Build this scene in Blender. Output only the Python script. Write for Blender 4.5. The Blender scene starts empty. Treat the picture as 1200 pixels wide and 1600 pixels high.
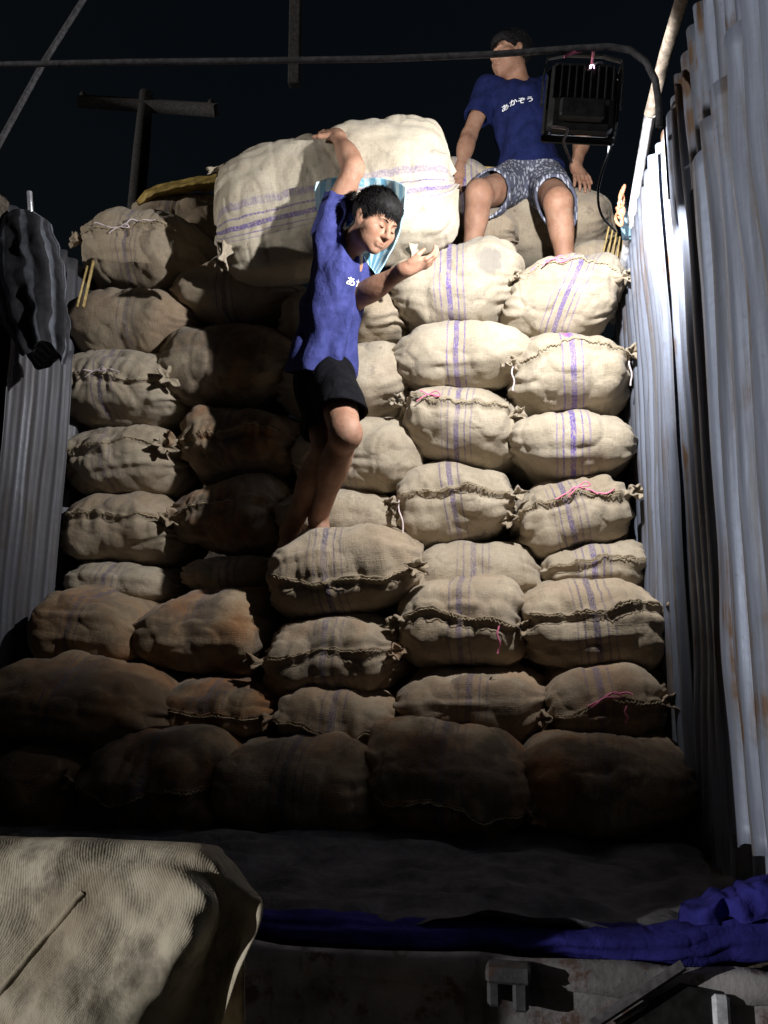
import bpy, math, random
import numpy as np
from mathutils import Vector, Matrix
from mathutils.bvhtree import BVHTree

# ------------------------------------------------------------------ camera, sky, sun, exposure
scene = bpy.context.scene
F = 1250.0                                   # focal length in photo pixels (photo is 1200 x 1600)
PITCH, YAW = math.radians(9.09), math.radians(9.42)
CAM = np.array([0.0, 0.0, 1.7])
cam_d = bpy.data.cameras.new('camera')
cam_d.sensor_fit = 'VERTICAL'; cam_d.sensor_height = 36.0; cam_d.lens = 36.0 * F / 1600.0
cam_d.clip_start = 0.02; cam_d.clip_end = 500
cam = bpy.data.objects.new('camera', cam_d); scene.collection.objects.link(cam)
cam.location = CAM; cam.rotation_euler = (math.pi / 2 + PITCH, 0, YAW)
scene.camera = cam

SUN_EL, SUN_DY = math.radians(7.5), 0.55     # a low, distant yard light from behind on the left
sun_dir = Vector((1.0, SUN_DY, -math.tan(SUN_EL) * math.hypot(1, SUN_DY))).normalized()
world = bpy.data.worlds.new('World'); scene.world = world; world.use_nodes = True
wn = world.node_tree.nodes; wl = world.node_tree.links
sky = wn.new('ShaderNodeTexSky'); sky.sky_type = 'NISHITA'; sky.sun_disc = False; sky.dust_density = 7.0; sky.air_density = 1.0
sky.sun_elevation = SUN_EL; sky.sun_rotation = math.atan2(-sun_dir.x, -sun_dir.y)
wl.new(sky.outputs[0], wn['Background'].inputs[0]); wn['Background'].inputs[1].default_value = 0.0034
sun_l = bpy.data.lights.new('sun', 'SUN'); sun_l.energy = 1.55; sun_l.angle = math.radians(0.5)
sun_l.color = (1.0, 0.98, 0.96)
sun = bpy.data.objects.new('sun', sun_l); scene.collection.objects.link(sun)
sun.rotation_euler = sun_dir.to_track_quat('-Z', 'Y').to_euler(); sun.location = (-6, -4, 4)
vs = scene.view_settings
vs.view_transform = 'Standard'; vs.look = 'None'; vs.exposure = 0.2; vs.gamma = 1.0; vs.use_curve_mapping = False
LAMP_W = 130.0                                # the floodlight hung from the hoop

# ------------------------------------------------------------------ helpers
_fw = np.array([-math.sin(YAW) * math.cos(PITCH), math.cos(YAW) * math.cos(PITCH), math.sin(PITCH)])
_rt = np.array([math.cos(YAW), math.sin(YAW), 0.0]); _up = np.cross(_rt, _fw)
def P(px, py, Y):
    d = _rt * (px - 600) + _up * (800 - py) + _fw * F
    return CAM + d * (Y / d[1])

def unit(v):
    v = np.asarray(v, float); return v / max(np.linalg.norm(v), 1e-9)

def link(o, parent=None):
    scene.collection.objects.link(o)
    if parent is not None: o.parent = parent
    return o

def mesh_obj(name, verts, faces, mat, parent=None, smooth=True, world=False, attrs=None):
    me = bpy.data.meshes.new(name)
    v = np.asarray(verts, dtype=np.float64)
    if world and parent is not None:
        v = v - np.array(parent.matrix_basis.translation)
        R = np.array(parent.matrix_basis.to_3x3().normalized()); v = v @ R
    if isinstance(faces, np.ndarray) and faces.ndim == 2:
        n, k = faces.shape
        me.vertices.add(len(v)); me.vertices.foreach_set('co', v.astype(np.float32).ravel())
        me.loops.add(n * k); me.loops.foreach_set('vertex_index', faces.astype(np.int32).ravel())
        me.polygons.add(n)
        me.polygons.foreach_set('loop_start', np.arange(0, n * k, k, dtype=np.int32))
        me.update(calc_edges=True); me.validate()
    else:
        me.from_pydata([tuple(p) for p in v], [], [list(f) for f in faces]); me.update()
    if smooth: me.polygons.foreach_set('use_smooth', np.ones(len(me.polygons), bool))
    if attrs:
        for an, av in attrs.items():
            at = me.attributes.new(an, 'FLOAT_VECTOR', 'POINT'); at.data.foreach_set('vector', np.asarray(av, np.float32).ravel())
    if mat is not None: me.materials.append(mat)
    return link(bpy.data.objects.new(name, me), parent)

def empty(name, loc=(0, 0, 0)):
    o = bpy.data.objects.new(name, None); o.location = loc; o.empty_display_size = 0.1
    return link(o)

def tag(o, label, cat, group=None, kind=None):
    if label: o['label'] = label
    if cat: o['category'] = cat
    if group: o['group'] = group
    if kind: o['kind'] = kind
    return o

def grid_faces(nu, nv, wrap_v=False, wrap_u=False):
    ui = np.arange(nu if wrap_u else nu - 1); vi = np.arange(nv if wrap_v else nv - 1)
    U, V = np.meshgrid(ui, vi, indexing='ij'); U = U.ravel(); V = V.ravel()
    U1 = (U + 1) % nu; V1 = (V + 1) % nv
    return np.stack([U * nv + V, U1 * nv + V, U1 * nv + V1, U * nv + V1], 1)

def tube(pts, r, sides=6, flat=1.0):
    """tube along a polyline; r a number or one per point; ends closed"""
    pts = np.asarray(pts, float); n = len(pts)
    rr = np.full(n, r) if np.isscalar(r) else np.asarray(r, float)
    tn = np.gradient(pts, axis=0); tn /= np.maximum(np.linalg.norm(tn, axis=1, keepdims=True), 1e-9)
    ref = np.array([0, 0, 1.0]) if abs(tn[0][2]) < 0.9 else np.array([1.0, 0, 0])
    V = []
    x = unit(np.cross(tn[0], ref))
    for i in range(n):
        x = unit(x - tn[i] * (x @ tn[i])); y = np.cross(tn[i], x)
        for k in range(sides):
            a = 2 * math.pi * k / sides
            V.append(pts[i] + rr[i] * (math.cos(a) * x + flat * math.sin(a) * y))
    faces = [list(f) for f in grid_faces(n, sides, wrap_v=True)]
    faces.append(list(range(sides))[::-1]); faces.append([(n - 1) * sides + k for k in range(sides)])
    return V, faces

def join(parts):
    V = []; Fc = []
    for v, f in parts:
        o = len(V); V += [tuple(p) for p in v]; Fc += [[i + o for i in q] for q in f]
    return V, Fc

def box(lo, hi, bev=0.006):
    """box with chamfered edges"""
    lo = np.asarray(lo, float); hi = np.asarray(hi, float); b = min(bev, *((hi - lo) * 0.45))
    V = []; idx = {}
    for sx in (0, 1):
        for sy in (0, 1):
            for sz in (0, 1):
                c = np.array([hi[0] if sx else lo[0], hi[1] if sy else lo[1], hi[2] if sz else lo[2]])
                s = np.array([-1 if sx else 1, -1 if sy else 1, -1 if sz else 1]) * b
                for ax in range(3):
                    p = c + s; p[ax] = c[ax]; idx[(sx, sy, sz, ax)] = len(V); V.append(p)
    Fc = []
    q = [(0, 0), (1, 0), (1, 1), (0, 1)]
    for ax in range(3):
        for s in (0, 1):
            f = []
            for a, b2 in q:
                k = [0, 0, 0]; k[ax] = s; k[(ax + 1) % 3] = a; k[(ax + 2) % 3] = b2
                f.append(idx[(*k, ax)])
            Fc.append(f if s else f[::-1])
    for ax in range(3):
        a1, a2 = (ax + 1) % 3, (ax + 2) % 3
        for s1 in (0, 1):
            for s2 in (0, 1):
                k0 = [0, 0, 0]; k1 = [0, 0, 0]; k0[a1] = k1[a1] = s1; k0[a2] = k1[a2] = s2; k1[ax] = 1
                f = [idx[(*k0, a1)], idx[(*k1, a1)], idx[(*k1, a2)], idx[(*k0, a2)]]
                Fc.append(f if (s1 == s2) else f[::-1])
    for sx in (0, 1):
        for sy in (0, 1):
            for sz in (0, 1):
                f = [idx[(sx, sy, sz, 0)], idx[(sx, sy, sz, 1)], idx[(sx, sy, sz, 2)]]
                Fc.append(f if (sx + sy + sz) % 2 else f[::-1])
    return V, Fc

def _hash(x, y, z, seed):
    h = (x.astype(np.int64) * 374761393 + y.astype(np.int64) * 668265263 + z.astype(np.int64) * 1274126177 + seed * 974711) & 0xffffffff
    h = ((h ^ (h >> 13)) * 1274126177) & 0xffffffff
    return ((h ^ (h >> 16)) & 0xffff) / 32767.5 - 1.0

def vn(p, seed=0):
    p = np.asarray(p, float); i = np.floor(p); f = p - i; f = f * f * (3 - 2 * f)
    x, y, z = i[..., 0], i[..., 1], i[..., 2]; fx, fy, fz = f[..., 0], f[..., 1], f[..., 2]
    r = 0
    for a in (0, 1):
        wx = fx if a else 1 - fx
        for b in (0, 1):
            wy = fy if b else 1 - fy
            r = r + wx * wy * ((1 - fz) * _hash(x + a, y + b, z, seed) + fz * _hash(x + a, y + b, z + 1, seed))
    return r

def fbm(p, seed=0, oct=3):
    p = np.asarray(p, float); s = 0; a = 1
    for o in range(oct):
        s = s + a * vn(p * 2 ** o + 7.3 * o, seed + o); a *= 0.5
    return s

# ------------------------------------------------------------------ materials
class NB:
    def __init__(self, name, rough=0.8, metal=0.0, spec=0.3):
        self.m = bpy.data.materials.new(name); self.m.use_nodes = True
        self.t = self.m.node_tree; self.n = self.t.nodes; self.b = self.n['Principled BSDF']
        self.b.inputs['Roughness'].default_value = rough; self.b.inputs['Metallic'].default_value = metal
        self.b.inputs['Specular IOR Level'].default_value = spec
        self._obj = None
    def set(self, sock, v):
        if isinstance(v, bpy.types.NodeSocket): self.t.links.new(v, sock)
        elif isinstance(v, (tuple, list)) and len(v) == 3 and sock.type == 'RGBA': sock.default_value = (*v, 1)
        else: sock.default_value = v
    def obj(self):
        if self._obj is None: self._obj = self.n.new('ShaderNodeTexCoord').outputs['Object']
        return self._obj
    def attr(self, name, typ='GEOMETRY', out='Vector'):
        a = self.n.new('ShaderNodeAttribute'); a.attribute_type = typ; a.attribute_name = name; return a.outputs[out]
    def prop(self, name): return self.attr(name, 'OBJECT', 'Fac')
    def rnd(self): return self.n.new('ShaderNodeObjectInfo').outputs['Random']
    def math(self, op, a, b=0.0, c=0.0, clamp=False):
        q = self.n.new('ShaderNodeMath'); q.operation = op; q.use_clamp = clamp
        for k, v in enumerate((a, b, c)): self.set(q.inputs[k], v)
        return q.outputs[0]
    def scale(self, v, s):
        q = self.n.new('ShaderNodeVectorMath'); q.operation = 'MULTIPLY'; self.set(q.inputs[0], v); q.inputs[1].default_value = s; return q.outputs[0]
    def vadd(self, v, w):
        q = self.n.new('ShaderNodeVectorMath'); q.operation = 'ADD'; self.set(q.inputs[0], v); self.set(q.inputs[1], w); return q.outputs[0]
    def vec(self, x, y, z):
        q = self.n.new('ShaderNodeCombineXYZ')
        for k, v in enumerate((x, y, z)): self.set(q.inputs[k], v)
        return q.outputs[0]
    def sep(self, v):
        q = self.n.new('ShaderNodeSeparateXYZ'); self.set(q.inputs[0], v); return q.outputs
    def noise(self, v, s=5.0, d=3.0, r=0.55):
        q = self.n.new('ShaderNodeTexNoise'); self.set(q.inputs['Vector'], v)
        q.inputs['Scale'].default_value = s; q.inputs['Detail'].default_value = d; q.inputs['Roughness'].default_value = r
        return q.outputs[0]
    def step(self, v, lo, hi, a=0.0, b=1.0):
        q = self.n.new('ShaderNodeMapRange'); q.interpolation_type = 'SMOOTHSTEP'; self.set(q.inputs[0], v)
        q.inputs[1].default_value = lo; q.inputs[2].default_value = hi; q.inputs[3].default_value = a; q.inputs[4].default_value = b
        return q.outputs[0]
    def mix(self, f, a, b, mode='MIX'):
        q = self.n.new('ShaderNodeMix'); q.data_type = 'RGBA'; q.blend_type = mode; q.clamp_factor = True
        self.set(q.inputs[0], f); self.set(q.inputs[6], a); self.set(q.inputs[7], b); return q.outputs[2]
    def bump(self, h, dist, strength=1.0, prev=None):
        q = self.n.new('ShaderNodeBump'); self.set(q.inputs['Height'], h); q.inputs['Distance'].default_value = dist; q.inputs['Strength'].default_value = strength
        if prev is not None: self.t.links.new(prev, q.inputs['Normal'])
        return q.outputs[0]
    def fin(self, col=None, rough=None, nrm=None):
        if col is not None: self.set(self.b.inputs['Base Color'], col)
        if rough is not None: self.set(self.b.inputs['Roughness'], rough)
        if nrm is not None: self.t.links.new(nrm, self.b.inputs['Normal'])
        return self.m

def simple(name, col, rough=0.7, metal=0.0, var=0.25, scale=18.0, bump=0.002, spec=0.3):
    b = NB(name, rough, metal, spec); n = b.noise(b.obj(), scale, 4)
    dark = tuple(c * (1 - var) for c in col); lite = tuple(min(1, c * (1 + var)) for c in col)
    return b.fin(b.mix(b.step(n, .3, .7), dark, lite), None, b.bump(n, bump))

def jute_material():
    b = NB('jute', 0.92, 0, 0.12)
    b.b.inputs['Sheen Weight'].default_value = 0.15
    cl = b.attr('cloth'); s = b.sep(cl); x, v = s[0], s[1]
    off = b.vec(b.math('MULTIPLY', b.rnd(), 31.7), b.math('MULTIPLY', b.rnd(), 17.3), b.math('MULTIPLY', b.rnd(), 53.1))
    q = b.vadd(b.obj(), off); cq = b.vadd(cl, off)
    # woven slubs: stretched noise along warp and weft
    w1 = b.noise(b.scale(cq, (620, 38, 30)), 1, 2); w2 = b.noise(b.scale(cq, (38, 620, 30)), 1, 2)
    weave = b.math('ADD', w1, w2)
    blot = b.noise(q, 5.5, 5, .62); blot2 = b.noise(q, 17, 5, .65); speck = b.noise(q, 75, 3, .7)
    tone = b.prop('tone')  # per-sack lightness; lowered on some sacks to paint in shade
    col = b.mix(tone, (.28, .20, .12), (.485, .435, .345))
    col = b.mix(b.step(blot, .35, .7), b.mix(.8, col, (.80, .78, .74), 'MULTIPLY'), col)
    col = b.mix(b.step(weave, .75, 1.3, .0, .5), col, b.mix(1.0, col, (1.25, 1.22, 1.18), 'MULTIPLY'))
    col = b.mix(b.step(weave, .95, .65, .0, .6), col, b.mix(1.0, col, (.62, .58, .52), 'MULTIPLY'))
    # grey mould smudges, then soiling that also paints orange light and dark shade
    m = b.math('MULTIPLY', b.step(blot2, .58, .74), b.step(blot, .42, .62))
    col = b.mix(b.math('MULTIPLY', m, .75), col, (.15, .132, .11))
    soil_shade = b.prop('soil_shade')
    sm = b.math('MULTIPLY', b.step(b.noise(b.vadd(q, (3.1, 8.7, 1.3)), 4.2, 5, .6), .40, .62), soil_shade, clamp=True)
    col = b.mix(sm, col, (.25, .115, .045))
    sd = b.math('MULTIPLY', b.step(b.noise(b.vadd(q, (13.1, 2.7, 5.3)), 5.0, 5, .6), .45, .60), soil_shade, clamp=True)
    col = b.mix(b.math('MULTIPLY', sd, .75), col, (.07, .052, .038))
    col = b.mix(b.step(speck, .64, .76, 0, .5), col, (.13, .10, .07))
    # one larger smudge, placed per sack
    dx = b.math('SUBTRACT', x, b.prop('smudge_x')); dv = b.math('SUBTRACT', v, b.prop('smudge_y'))
    dd = b.math('SQRT', b.math('ADD', b.math('MULTIPLY', dx, dx), b.math('MULTIPLY', dv, dv)))
    dd = b.math('ADD', dd, b.math('MULTIPLY', b.math('SUBTRACT', b.noise(q, 28, 4), .5), .05))
    sg = b.step(b.math('DIVIDE', dd, b.math('MAXIMUM', b.prop('smudge_r'), .001)), .75, 1.25, .8, 0.0)
    col = b.mix(sg, col, b.mix(b.prop('smudge_c'), (.20, .185, .165), (.34, .04, .30)))
    # woven stripes: thick one between thin ones
    wob = b.math('MULTIPLY', b.math('SUBTRACT', b.noise(b.scale(cl, (1, 9, 1)), 1, 2), .5), .012)
    xx = b.math('ADD', b.math('SUBTRACT', x, b.prop('stripe_x')), wob)
    def line(c, wd):
        return b.step(b.math('ABSOLUTE', b.math('SUBTRACT', xx, c)), wd * .75, wd * 1.25, 1.0, 0.0)
    thick = line(0.0, .0105); thin = b.math('MAXIMUM', line(.034, .0032), line(-.036, .0036))
    more = b.math('MULTIPLY', b.math('MAXIMUM', line(.058, .004), line(-.060, .003)), b.step(b.rnd(), .45, .55))
    st = b.math('MAXIMUM', b.math('MAXIMUM', thick, b.math('MULTIPLY', thin, .85)), b.math('MULTIPLY', more, .55))
    brk = b.step(b.noise(b.scale(cq, (240, 120, 60)), 1, 3, .7), .36, .58, .25, 1.0)
    fade = b.step(b.noise(b.vadd(q, (5, 5, 5)), 7, 3), .30, .55, .45, 1.0)
    st = b.math('MULTIPLY', b.math('MULTIPLY', st, brk), b.math('MULTIPLY', b.prop('stripe'), fade), clamp=True)
    scol = b.mix(b.prop('vivid'), (.10, .085, .10), (.135, .085, .36))
    col = b.mix(st, col, scol)
    nr = b.bump(weave, .0025, .8); nr = b.bump(blot2, .006, .6, nr); nr = b.bump(b.noise(q, 42, 3), .004, .6, nr)
    return b.fin(col, None, nr)

def galv_material(name, rust=0.35, dark=0.0):
    b = NB(name, 0.5, 0.25, .35)
    q = b.obj()
    streak = b.noise(b.scale(q, (14, 14, .7)), 1, 5, .6); st2 = b.noise(b.scale(q, (34, 34, 1.6)), 1, 4, .65)
    blot = b.noise(q, 3.2, 5, .6); fine = b.noise(q, 40, 3)
    col = b.mix(b.step(streak, .32, .68), (.11, .122, .155), (.30, .345, .45))
    col = b.mix(b.step(st2, .48, .68, 0, .85), col, (.14, .13, .125))
    col = b.mix(b.math('MULTIPLY', b.step(blot, .50, .68), b.step(st2, .40, .62, 0, rust * 1.9), clamp=True), col, (.115, .068, .038))
    col = b.mix(b.step(fine, .62, .78, 0, .4), col, (.1, .09, .085))
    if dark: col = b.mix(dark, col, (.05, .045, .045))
    return b.fin(col, b.step(streak, .3, .7, .65, .42), b.bump(fine, .0015, .5, b.bump(blot, .01, .4)))

def tarp_material():
    b = NB('woven_tarpaulin', .75, 0, .25); q = b.obj(); s = b.sep(b.attr('cloth'))
    d1 = b.math('SINE', b.math('ADD', b.math('MULTIPLY', s[0], 2300.0), b.math('MULTIPLY', s[1], 1300)))
    d2 = b.math('SINE', b.math('SUBTRACT', b.math('MULTIPLY', s[0], 1200.0), b.math('MULTIPLY', s[1], 2100)))
    wv = b.math('MULTIPLY', d1, b.math('ADD', b.math('MULTIPLY', d2, .4), .7))
    bl = b.noise(q, 9, 5, .6); b2 = b.noise(b.vadd(q, (4, 2, 7)), 17, 5, .65)
    col = b.mix(b.step(bl, .35, .66), (.42, .35, .25), (.74, .67, .52))
    col = b.mix(b.step(b2, .50, .68, 0, .8), col, (.20, .165, .125))
    col = b.mix(b.step(wv, -.8, .9, .15, 0), col, (.2, .17, .13))
    tq = b.math('MULTIPLY', b.step(b.math('ABSOLUTE', b.math('SUBTRACT', s[0], .62)), .012, .03, 1, 0), b.step(b.noise(q, 25, 3), .42, .6))
    col = b.mix(b.math('MULTIPLY', tq, .6), col, (.16, .34, .34))
    return b.fin(col, None, b.bump(wv, .0003, .4, b.bump(b2, .008, .6)))

def rusty_material(name, base=(.10, .10, .105), rough=.75):
    b = NB(name, rough, .1, .3); q = b.obj()
    n = b.noise(q, 6, 6, .65); n2 = b.noise(b.vadd(q, (3, 1, 9)), 17, 5, .65); n3 = b.noise(q, 60, 3)
    st = b.noise(b.scale(q, (22, 22, 2.0)), 1, 4, .6)
    col = b.mix(b.step(n, .35, .65), tuple(c * .6 for c in base), tuple(c * 1.5 for c in base))
    col = b.mix(b.step(n2, .52, .66, 0, .85), col, (.10, .048, .026))
    col = b.mix(b.step(st, .55, .72, 0, .6), col, (.04, .035, .034))
    col = b.mix(b.step(n3, .62, .75, 0, .5), col, (.24, .22, .2))
    return b.fin(col, b.step(n, .3, .7, .6, .9), b.bump(n2, .006, .7, b.bump(n3, .002, .6)))

def skin_material():
    b = NB('skin', .62, 0, .3); q = b.obj()
    n = b.noise(q, 14, 4); n2 = b.noise(q, 90, 3)
    col = b.mix(b.step(n, .3, .7), (.25, .125, .078), (.36, .20, .132))
    col = b.mix(b.step(n2, .55, .75, 0, .35), col, (.20, .085, .05)); col = b.mix(b.step(b.noise(q, 33, 5, .65), .5, .72, 0, .35), col, (.36, .27, .20))
    b.b.inputs['Subsurface Weight'].default_value = .12; b.b.inputs['Subsurface Scale'].default_value = .01
    return b.fin(col, None, b.bump(n2, .0015, .6, b.bump(b.noise(q, 22, 4), .006, .5)))

def cloth_material(name, a, c, scale=26):
    b = NB(name, .9, 0, .10); q = b.obj()
    n = b.noise(q, scale, 5, .65); f = b.noise(b.scale(q, (420, 420, 420)), 1, 2)
    col = b.mix(b.step(n, .3, .7), a, c)
    w = b.noise(b.vadd(b.scale(q, (10, 10, 4.5)), b.scale(b.vec(n, n, n), (.6, .6, .6))), 1, 3, .5)
    rdg = b.math('ABSOLUTE', b.math('SUBTRACT', w, .5))
    return b.fin(col, None, b.bump(f, .0012, .6, b.bump(n, .004, .5, b.bump(rdg, .045, .5))))

def print_shorts_material():
    b = NB('leaf_print_cloth', .9, 0, .15); q = b.obj()
    def leaves(off, ang):
        m = b.n.new('ShaderNodeMapping'); b.set(m.inputs['Vector'], b.vadd(q, off)); m.inputs['Rotation'].default_value = ang
        m.inputs['Scale'].default_value = (75, 40, 20)
        vo = b.n.new('ShaderNodeTexVoronoi'); vo.feature = 'F1'; b.t.links.new(m.outputs[0], vo.inputs['Vector']); vo.inputs['Scale'].default_value = 1.0
        return b.step(vo.outputs['Distance'], .26, .38, 1, 0)
    l = b.math('MAXIMUM', leaves((0, 0, 0), (0, .7, .4)), leaves((3, 5, 1), (0, -.8, 1.2)))
    col = b.mix(l, (.085, .090, .125), (.36, .37, .42))
    return b.fin(col, None, b.bump(b.noise(q, 30, 4), .003, .5))

def plastic_sheet_material():
    b = NB('blue_plastic_sheet', .38, 0, .5); q = b.obj()
    s = b.sep(b.attr('cloth')); n = b.noise(q, 26, 4)
    band = b.step(b.math('SINE', b.math('MULTIPLY', s[0], 95.0)), -.2, .5)
    fine = b.math('SINE', b.math('MULTIPLY', s[1], 900.0))
    col = b.mix(band, (.17, .43, .60), (.55, .76, .80)); col = b.mix(b.step(n, .5, .7, 0, .6), col, (.72, .84, .85))
    b.b.inputs['Transmission Weight'].default_value = 0.0
    return b.fin(col, None, b.bump(fine, .0006, .4, b.bump(n, .004, .6)))

M = dict(
    galv3=galv_material('dark_old_galvanised_sheet', .5, .84),  # same sheet colour mixed evenly towards near-black
    jute=jute_material(), galv=galv_material('galvanised_sheet', .45, .22), galv2=galv_material('stained_galvanised_sheet', .95),
    tarp=tarp_material(), rust=rusty_material('worn_steel'), sill=rusty_material('scraped_sill_steel', (.27, .255, .26)),
    skin=skin_material(), shirt=cloth_material('blue_jersey', (.030, .035, .125), (.052, .058, .20)),
    shirt2=cloth_material('navy_jersey', (.006, .010, .046), (.011, .016, .072)),
    black=cloth_material('black_shorts_cloth', (.003, .003, .004), (.006, .006, .008)),
    leaf=print_shorts_material(), sheet=plastic_sheet_material(),
    hair=simple('black_hair', (.006, .005, .005), .70, var=.5, scale=160, bump=.001, spec=.18),
    white=simple('white_print', (.75, .75, .78), .8, var=.08), eye=simple('dark_eye', (.02, .012, .010), .25, var=.1),
    lip=simple('lip_skin', (.22, .075, .055), .5, var=.15), twine=simple('jute_twine', (.42, .34, .22), .9, var=.35, scale=120),
    pink=simple('pink_plastic_string', (.80, .22, .36), .4, var=.2), pale=simple('pale_plastic_string', (.70, .60, .60), .5, var=.2),
    housing=simple('black_lamp_housing', (.012, .012, .012), .55, var=.5, scale=40, bump=.002, spec=.4),
    pipe=simple('grey_painted_pipe', (.065, .062, .065), .8, var=.4, scale=60), dimwood=simple('dark_weathered_timber', (.03, .026, .024), .9, var=.4, scale=40),
    wood=simple('weathered_timber', (.09, .072, .055), .85, var=.45, scale=40, bump=.004),
    bamboo=simple('split_bamboo', (.46, .34, .14), .55, var=.3, scale=45), gold=simple('ochre_tarpaulin', (.36, .25, .07), .6, var=.4, scale=16, bump=.01),
    bedtarp=cloth_material('dusty_grey_tarp', (.06, .06, .068), (.15, .147, .155), 8), bluetarp=cloth_material('blue_tarpaulin', (.016, .016, .11), (.036, .034, .24), 10),
    rail=simple('pale_painted_rail', (.55, .56, .60), .5, var=.3, scale=35), rope=simple('orange_rope', (.50, .24, .13), .85, var=.3, scale=150),
    bluepipe=simple('pale_blue_pipe', (.25, .42, .55), .4, var=.15), ground=simple('packed_earth', (.10, .085, .07), .95, var=.4, scale=6, bump=.02),
    wire=simple('black_wire', (.012, .012, .012), .5), steel=simple('bright_steel_tube', (.62, .63, .68), .3, .6, var=.15),
)
def jacket_material():
    b = NB('striped_jacket_cloth', .9, 0, .15); s = b.sep(b.attr('cloth')); n = b.noise(b.obj(), 30, 4)
    st = b.step(b.math('SINE', b.math('MULTIPLY', s[0], 6.283 * 9)), .35, .75)
    col = b.mix(st, (.030, .030, .034), (.17, .18, .21)); col = b.mix(b.step(n, .35, .7, 0, .5), col, (.06, .06, .065))
    return b.fin(col, None, b.bump(n, .004, .6))
M['jacket'] = jacket_material()
def lamp_glass():
    b = NB('floodlight_glass', .2); b.b.inputs['Emission Color'].default_value = (.86, .92, 1, 1); b.b.inputs['Emission Strength'].default_value = 6.0
    return b.fin((.8, .8, .8))
M['glass'] = lamp_glass()
def glow_mat():
    b = NB('light_leak_bead', .4); b.b.inputs['Emission Color'].default_value = (1, .55, .85, 1); b.b.inputs['Emission Strength'].default_value = 5.0  # glow standing in for lamp light leaking through the housing
    return b.fin((.8, .6, .7))
M['glow'] = glow_mat()

# ------------------------------------------------------------------ ground and truck
BED = 1.12; XL, XR = -1.93, .475; Y0, Y1 = 1.64, 4.6
gx = np.linspace(-60, 60, 61); GX, GY = np.meshgrid(gx, gx, indexing='ij')
gz = 0.02 * vn(np.stack([GX, GY, 0 * GX], -1) * .7, 3)
ground = mesh_obj('ground', np.stack([GX, GY, gz], -1).reshape(-1, 3), grid_faces(61, 61), M['ground'])
ground['kind'] = 'structure'

truck = empty('truck', (-.73, 2.6, 0))
tag(truck, 'open cargo truck with corrugated metal sides, its bed piled with sacks', 'truck')
def tp(name, vf, mat, parent=None, smooth=False):
    o = mesh_obj(name, np.asarray(vf[0]) - np.array([-.73, 2.6, 0]), vf[1], mat, parent or truck, smooth)
    return o
tp('bed_floor', box((XL - .04, Y0 + .02, BED - .06), (XR + .05, Y1, BED)), M['wood'])
# rear sill with a rolled top lip
sill = tp('rear_sill', box((XL - .06, Y0 - .05, BED - .46), (XR + .35, Y0 + .017, BED - .028), .012), M['sill'])
lx = np.linspace(XL - .06, XR + .36, 90)
lipp = np.stack([lx, np.full(90, Y0 - .045) + .004 * vn(np.stack([lx * 7, 0 * lx, 0 * lx], -1), 5), BED - .022 + .004 * vn(np.stack([lx * 5, 0 * lx + 3, 0 * lx], -1), 6)], -1)
tp('lip', tube(lipp, .018 + .004 * vn(np.stack([lx * 11, 0 * lx, 0 * lx + 9], -1), 8), 8, 1.6), M['sill'], sill, True)
sx, sy, sz = P(790, 1512, Y0 - .06)
tp('latch_bracket', join([box((sx - .035, Y0 - .10, sz - .015), (sx + .045, Y0 - .052, sz + .012)), box((sx - .033, Y0 - .095, sz - .055), (sx - .008, Y0 - .054, sz - .013)),
                         box((sx + .012, Y0 - .097, sz - .06), (sx + .04, Y0 - .054, sz - .013))]), M['rust'], sill)
a0, a1 = P(925, 1602, Y0 - .085), P(1068, 1508, Y0 - .085)
tp('brace', tube([a0, a0 * .5 + a1 * .5, a1], .014, 4, .7), M['pipe'], sill)
# dark panel standing in for the shaded wheel-arch opening under the brace
ao = [P(960, 1600, Y0 - .056), P(1062, 1535, Y0 - .056), P(1120, 1545, Y0 - .056), P(1128, 1640, Y0 - .056), P(960, 1640, Y0 - .056)]
ao2 = [p + np.array([0, -.012, 0]) for p in ao]
tp('dark_opening_panel', (ao + ao2, [[5, 6, 7, 8, 9], [4, 3, 2, 1, 0]] + [[i, (i + 1) % 5, 5 + (i + 1) % 5, 5 + i] for i in range(5)]), M['housing'], sill)
tp('reflector', box(P(1122, 1598, Y0 - .07) - .008, P(1132, 1562, Y0 - .07) + .008), M['rail'], sill)
for x0 in (-1.25, -.3):
    tp('chassis_rail', box((x0 - .05, Y0 + .1, BED - .34), (x0 + .05, Y1 + 1.5, BED - .065)), M['rust'])
for x0 in (-1.75, .1):
    th = np.linspace(0, 2 * math.pi, 41)[:-1]
    prof = [(.12, 0.0), (.28, .0), (.46, .02), (.49, .06), (.49, .18), (.46, .22), (.28, .24), (.12, .24)]
    V = [(x0 + w, 3.0 + r * math.cos(t), .49 + r * math.sin(t)) for r, w in prof for t in th]
    fcs = [list(q) for q in grid_faces(len(prof), 40, wrap_v=True)] + [list(range(40)), [7 * 40 + k for k in range(40)][::-1]]
    tp('wheel', (V, fcs), M['housing'], None, True)

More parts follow.
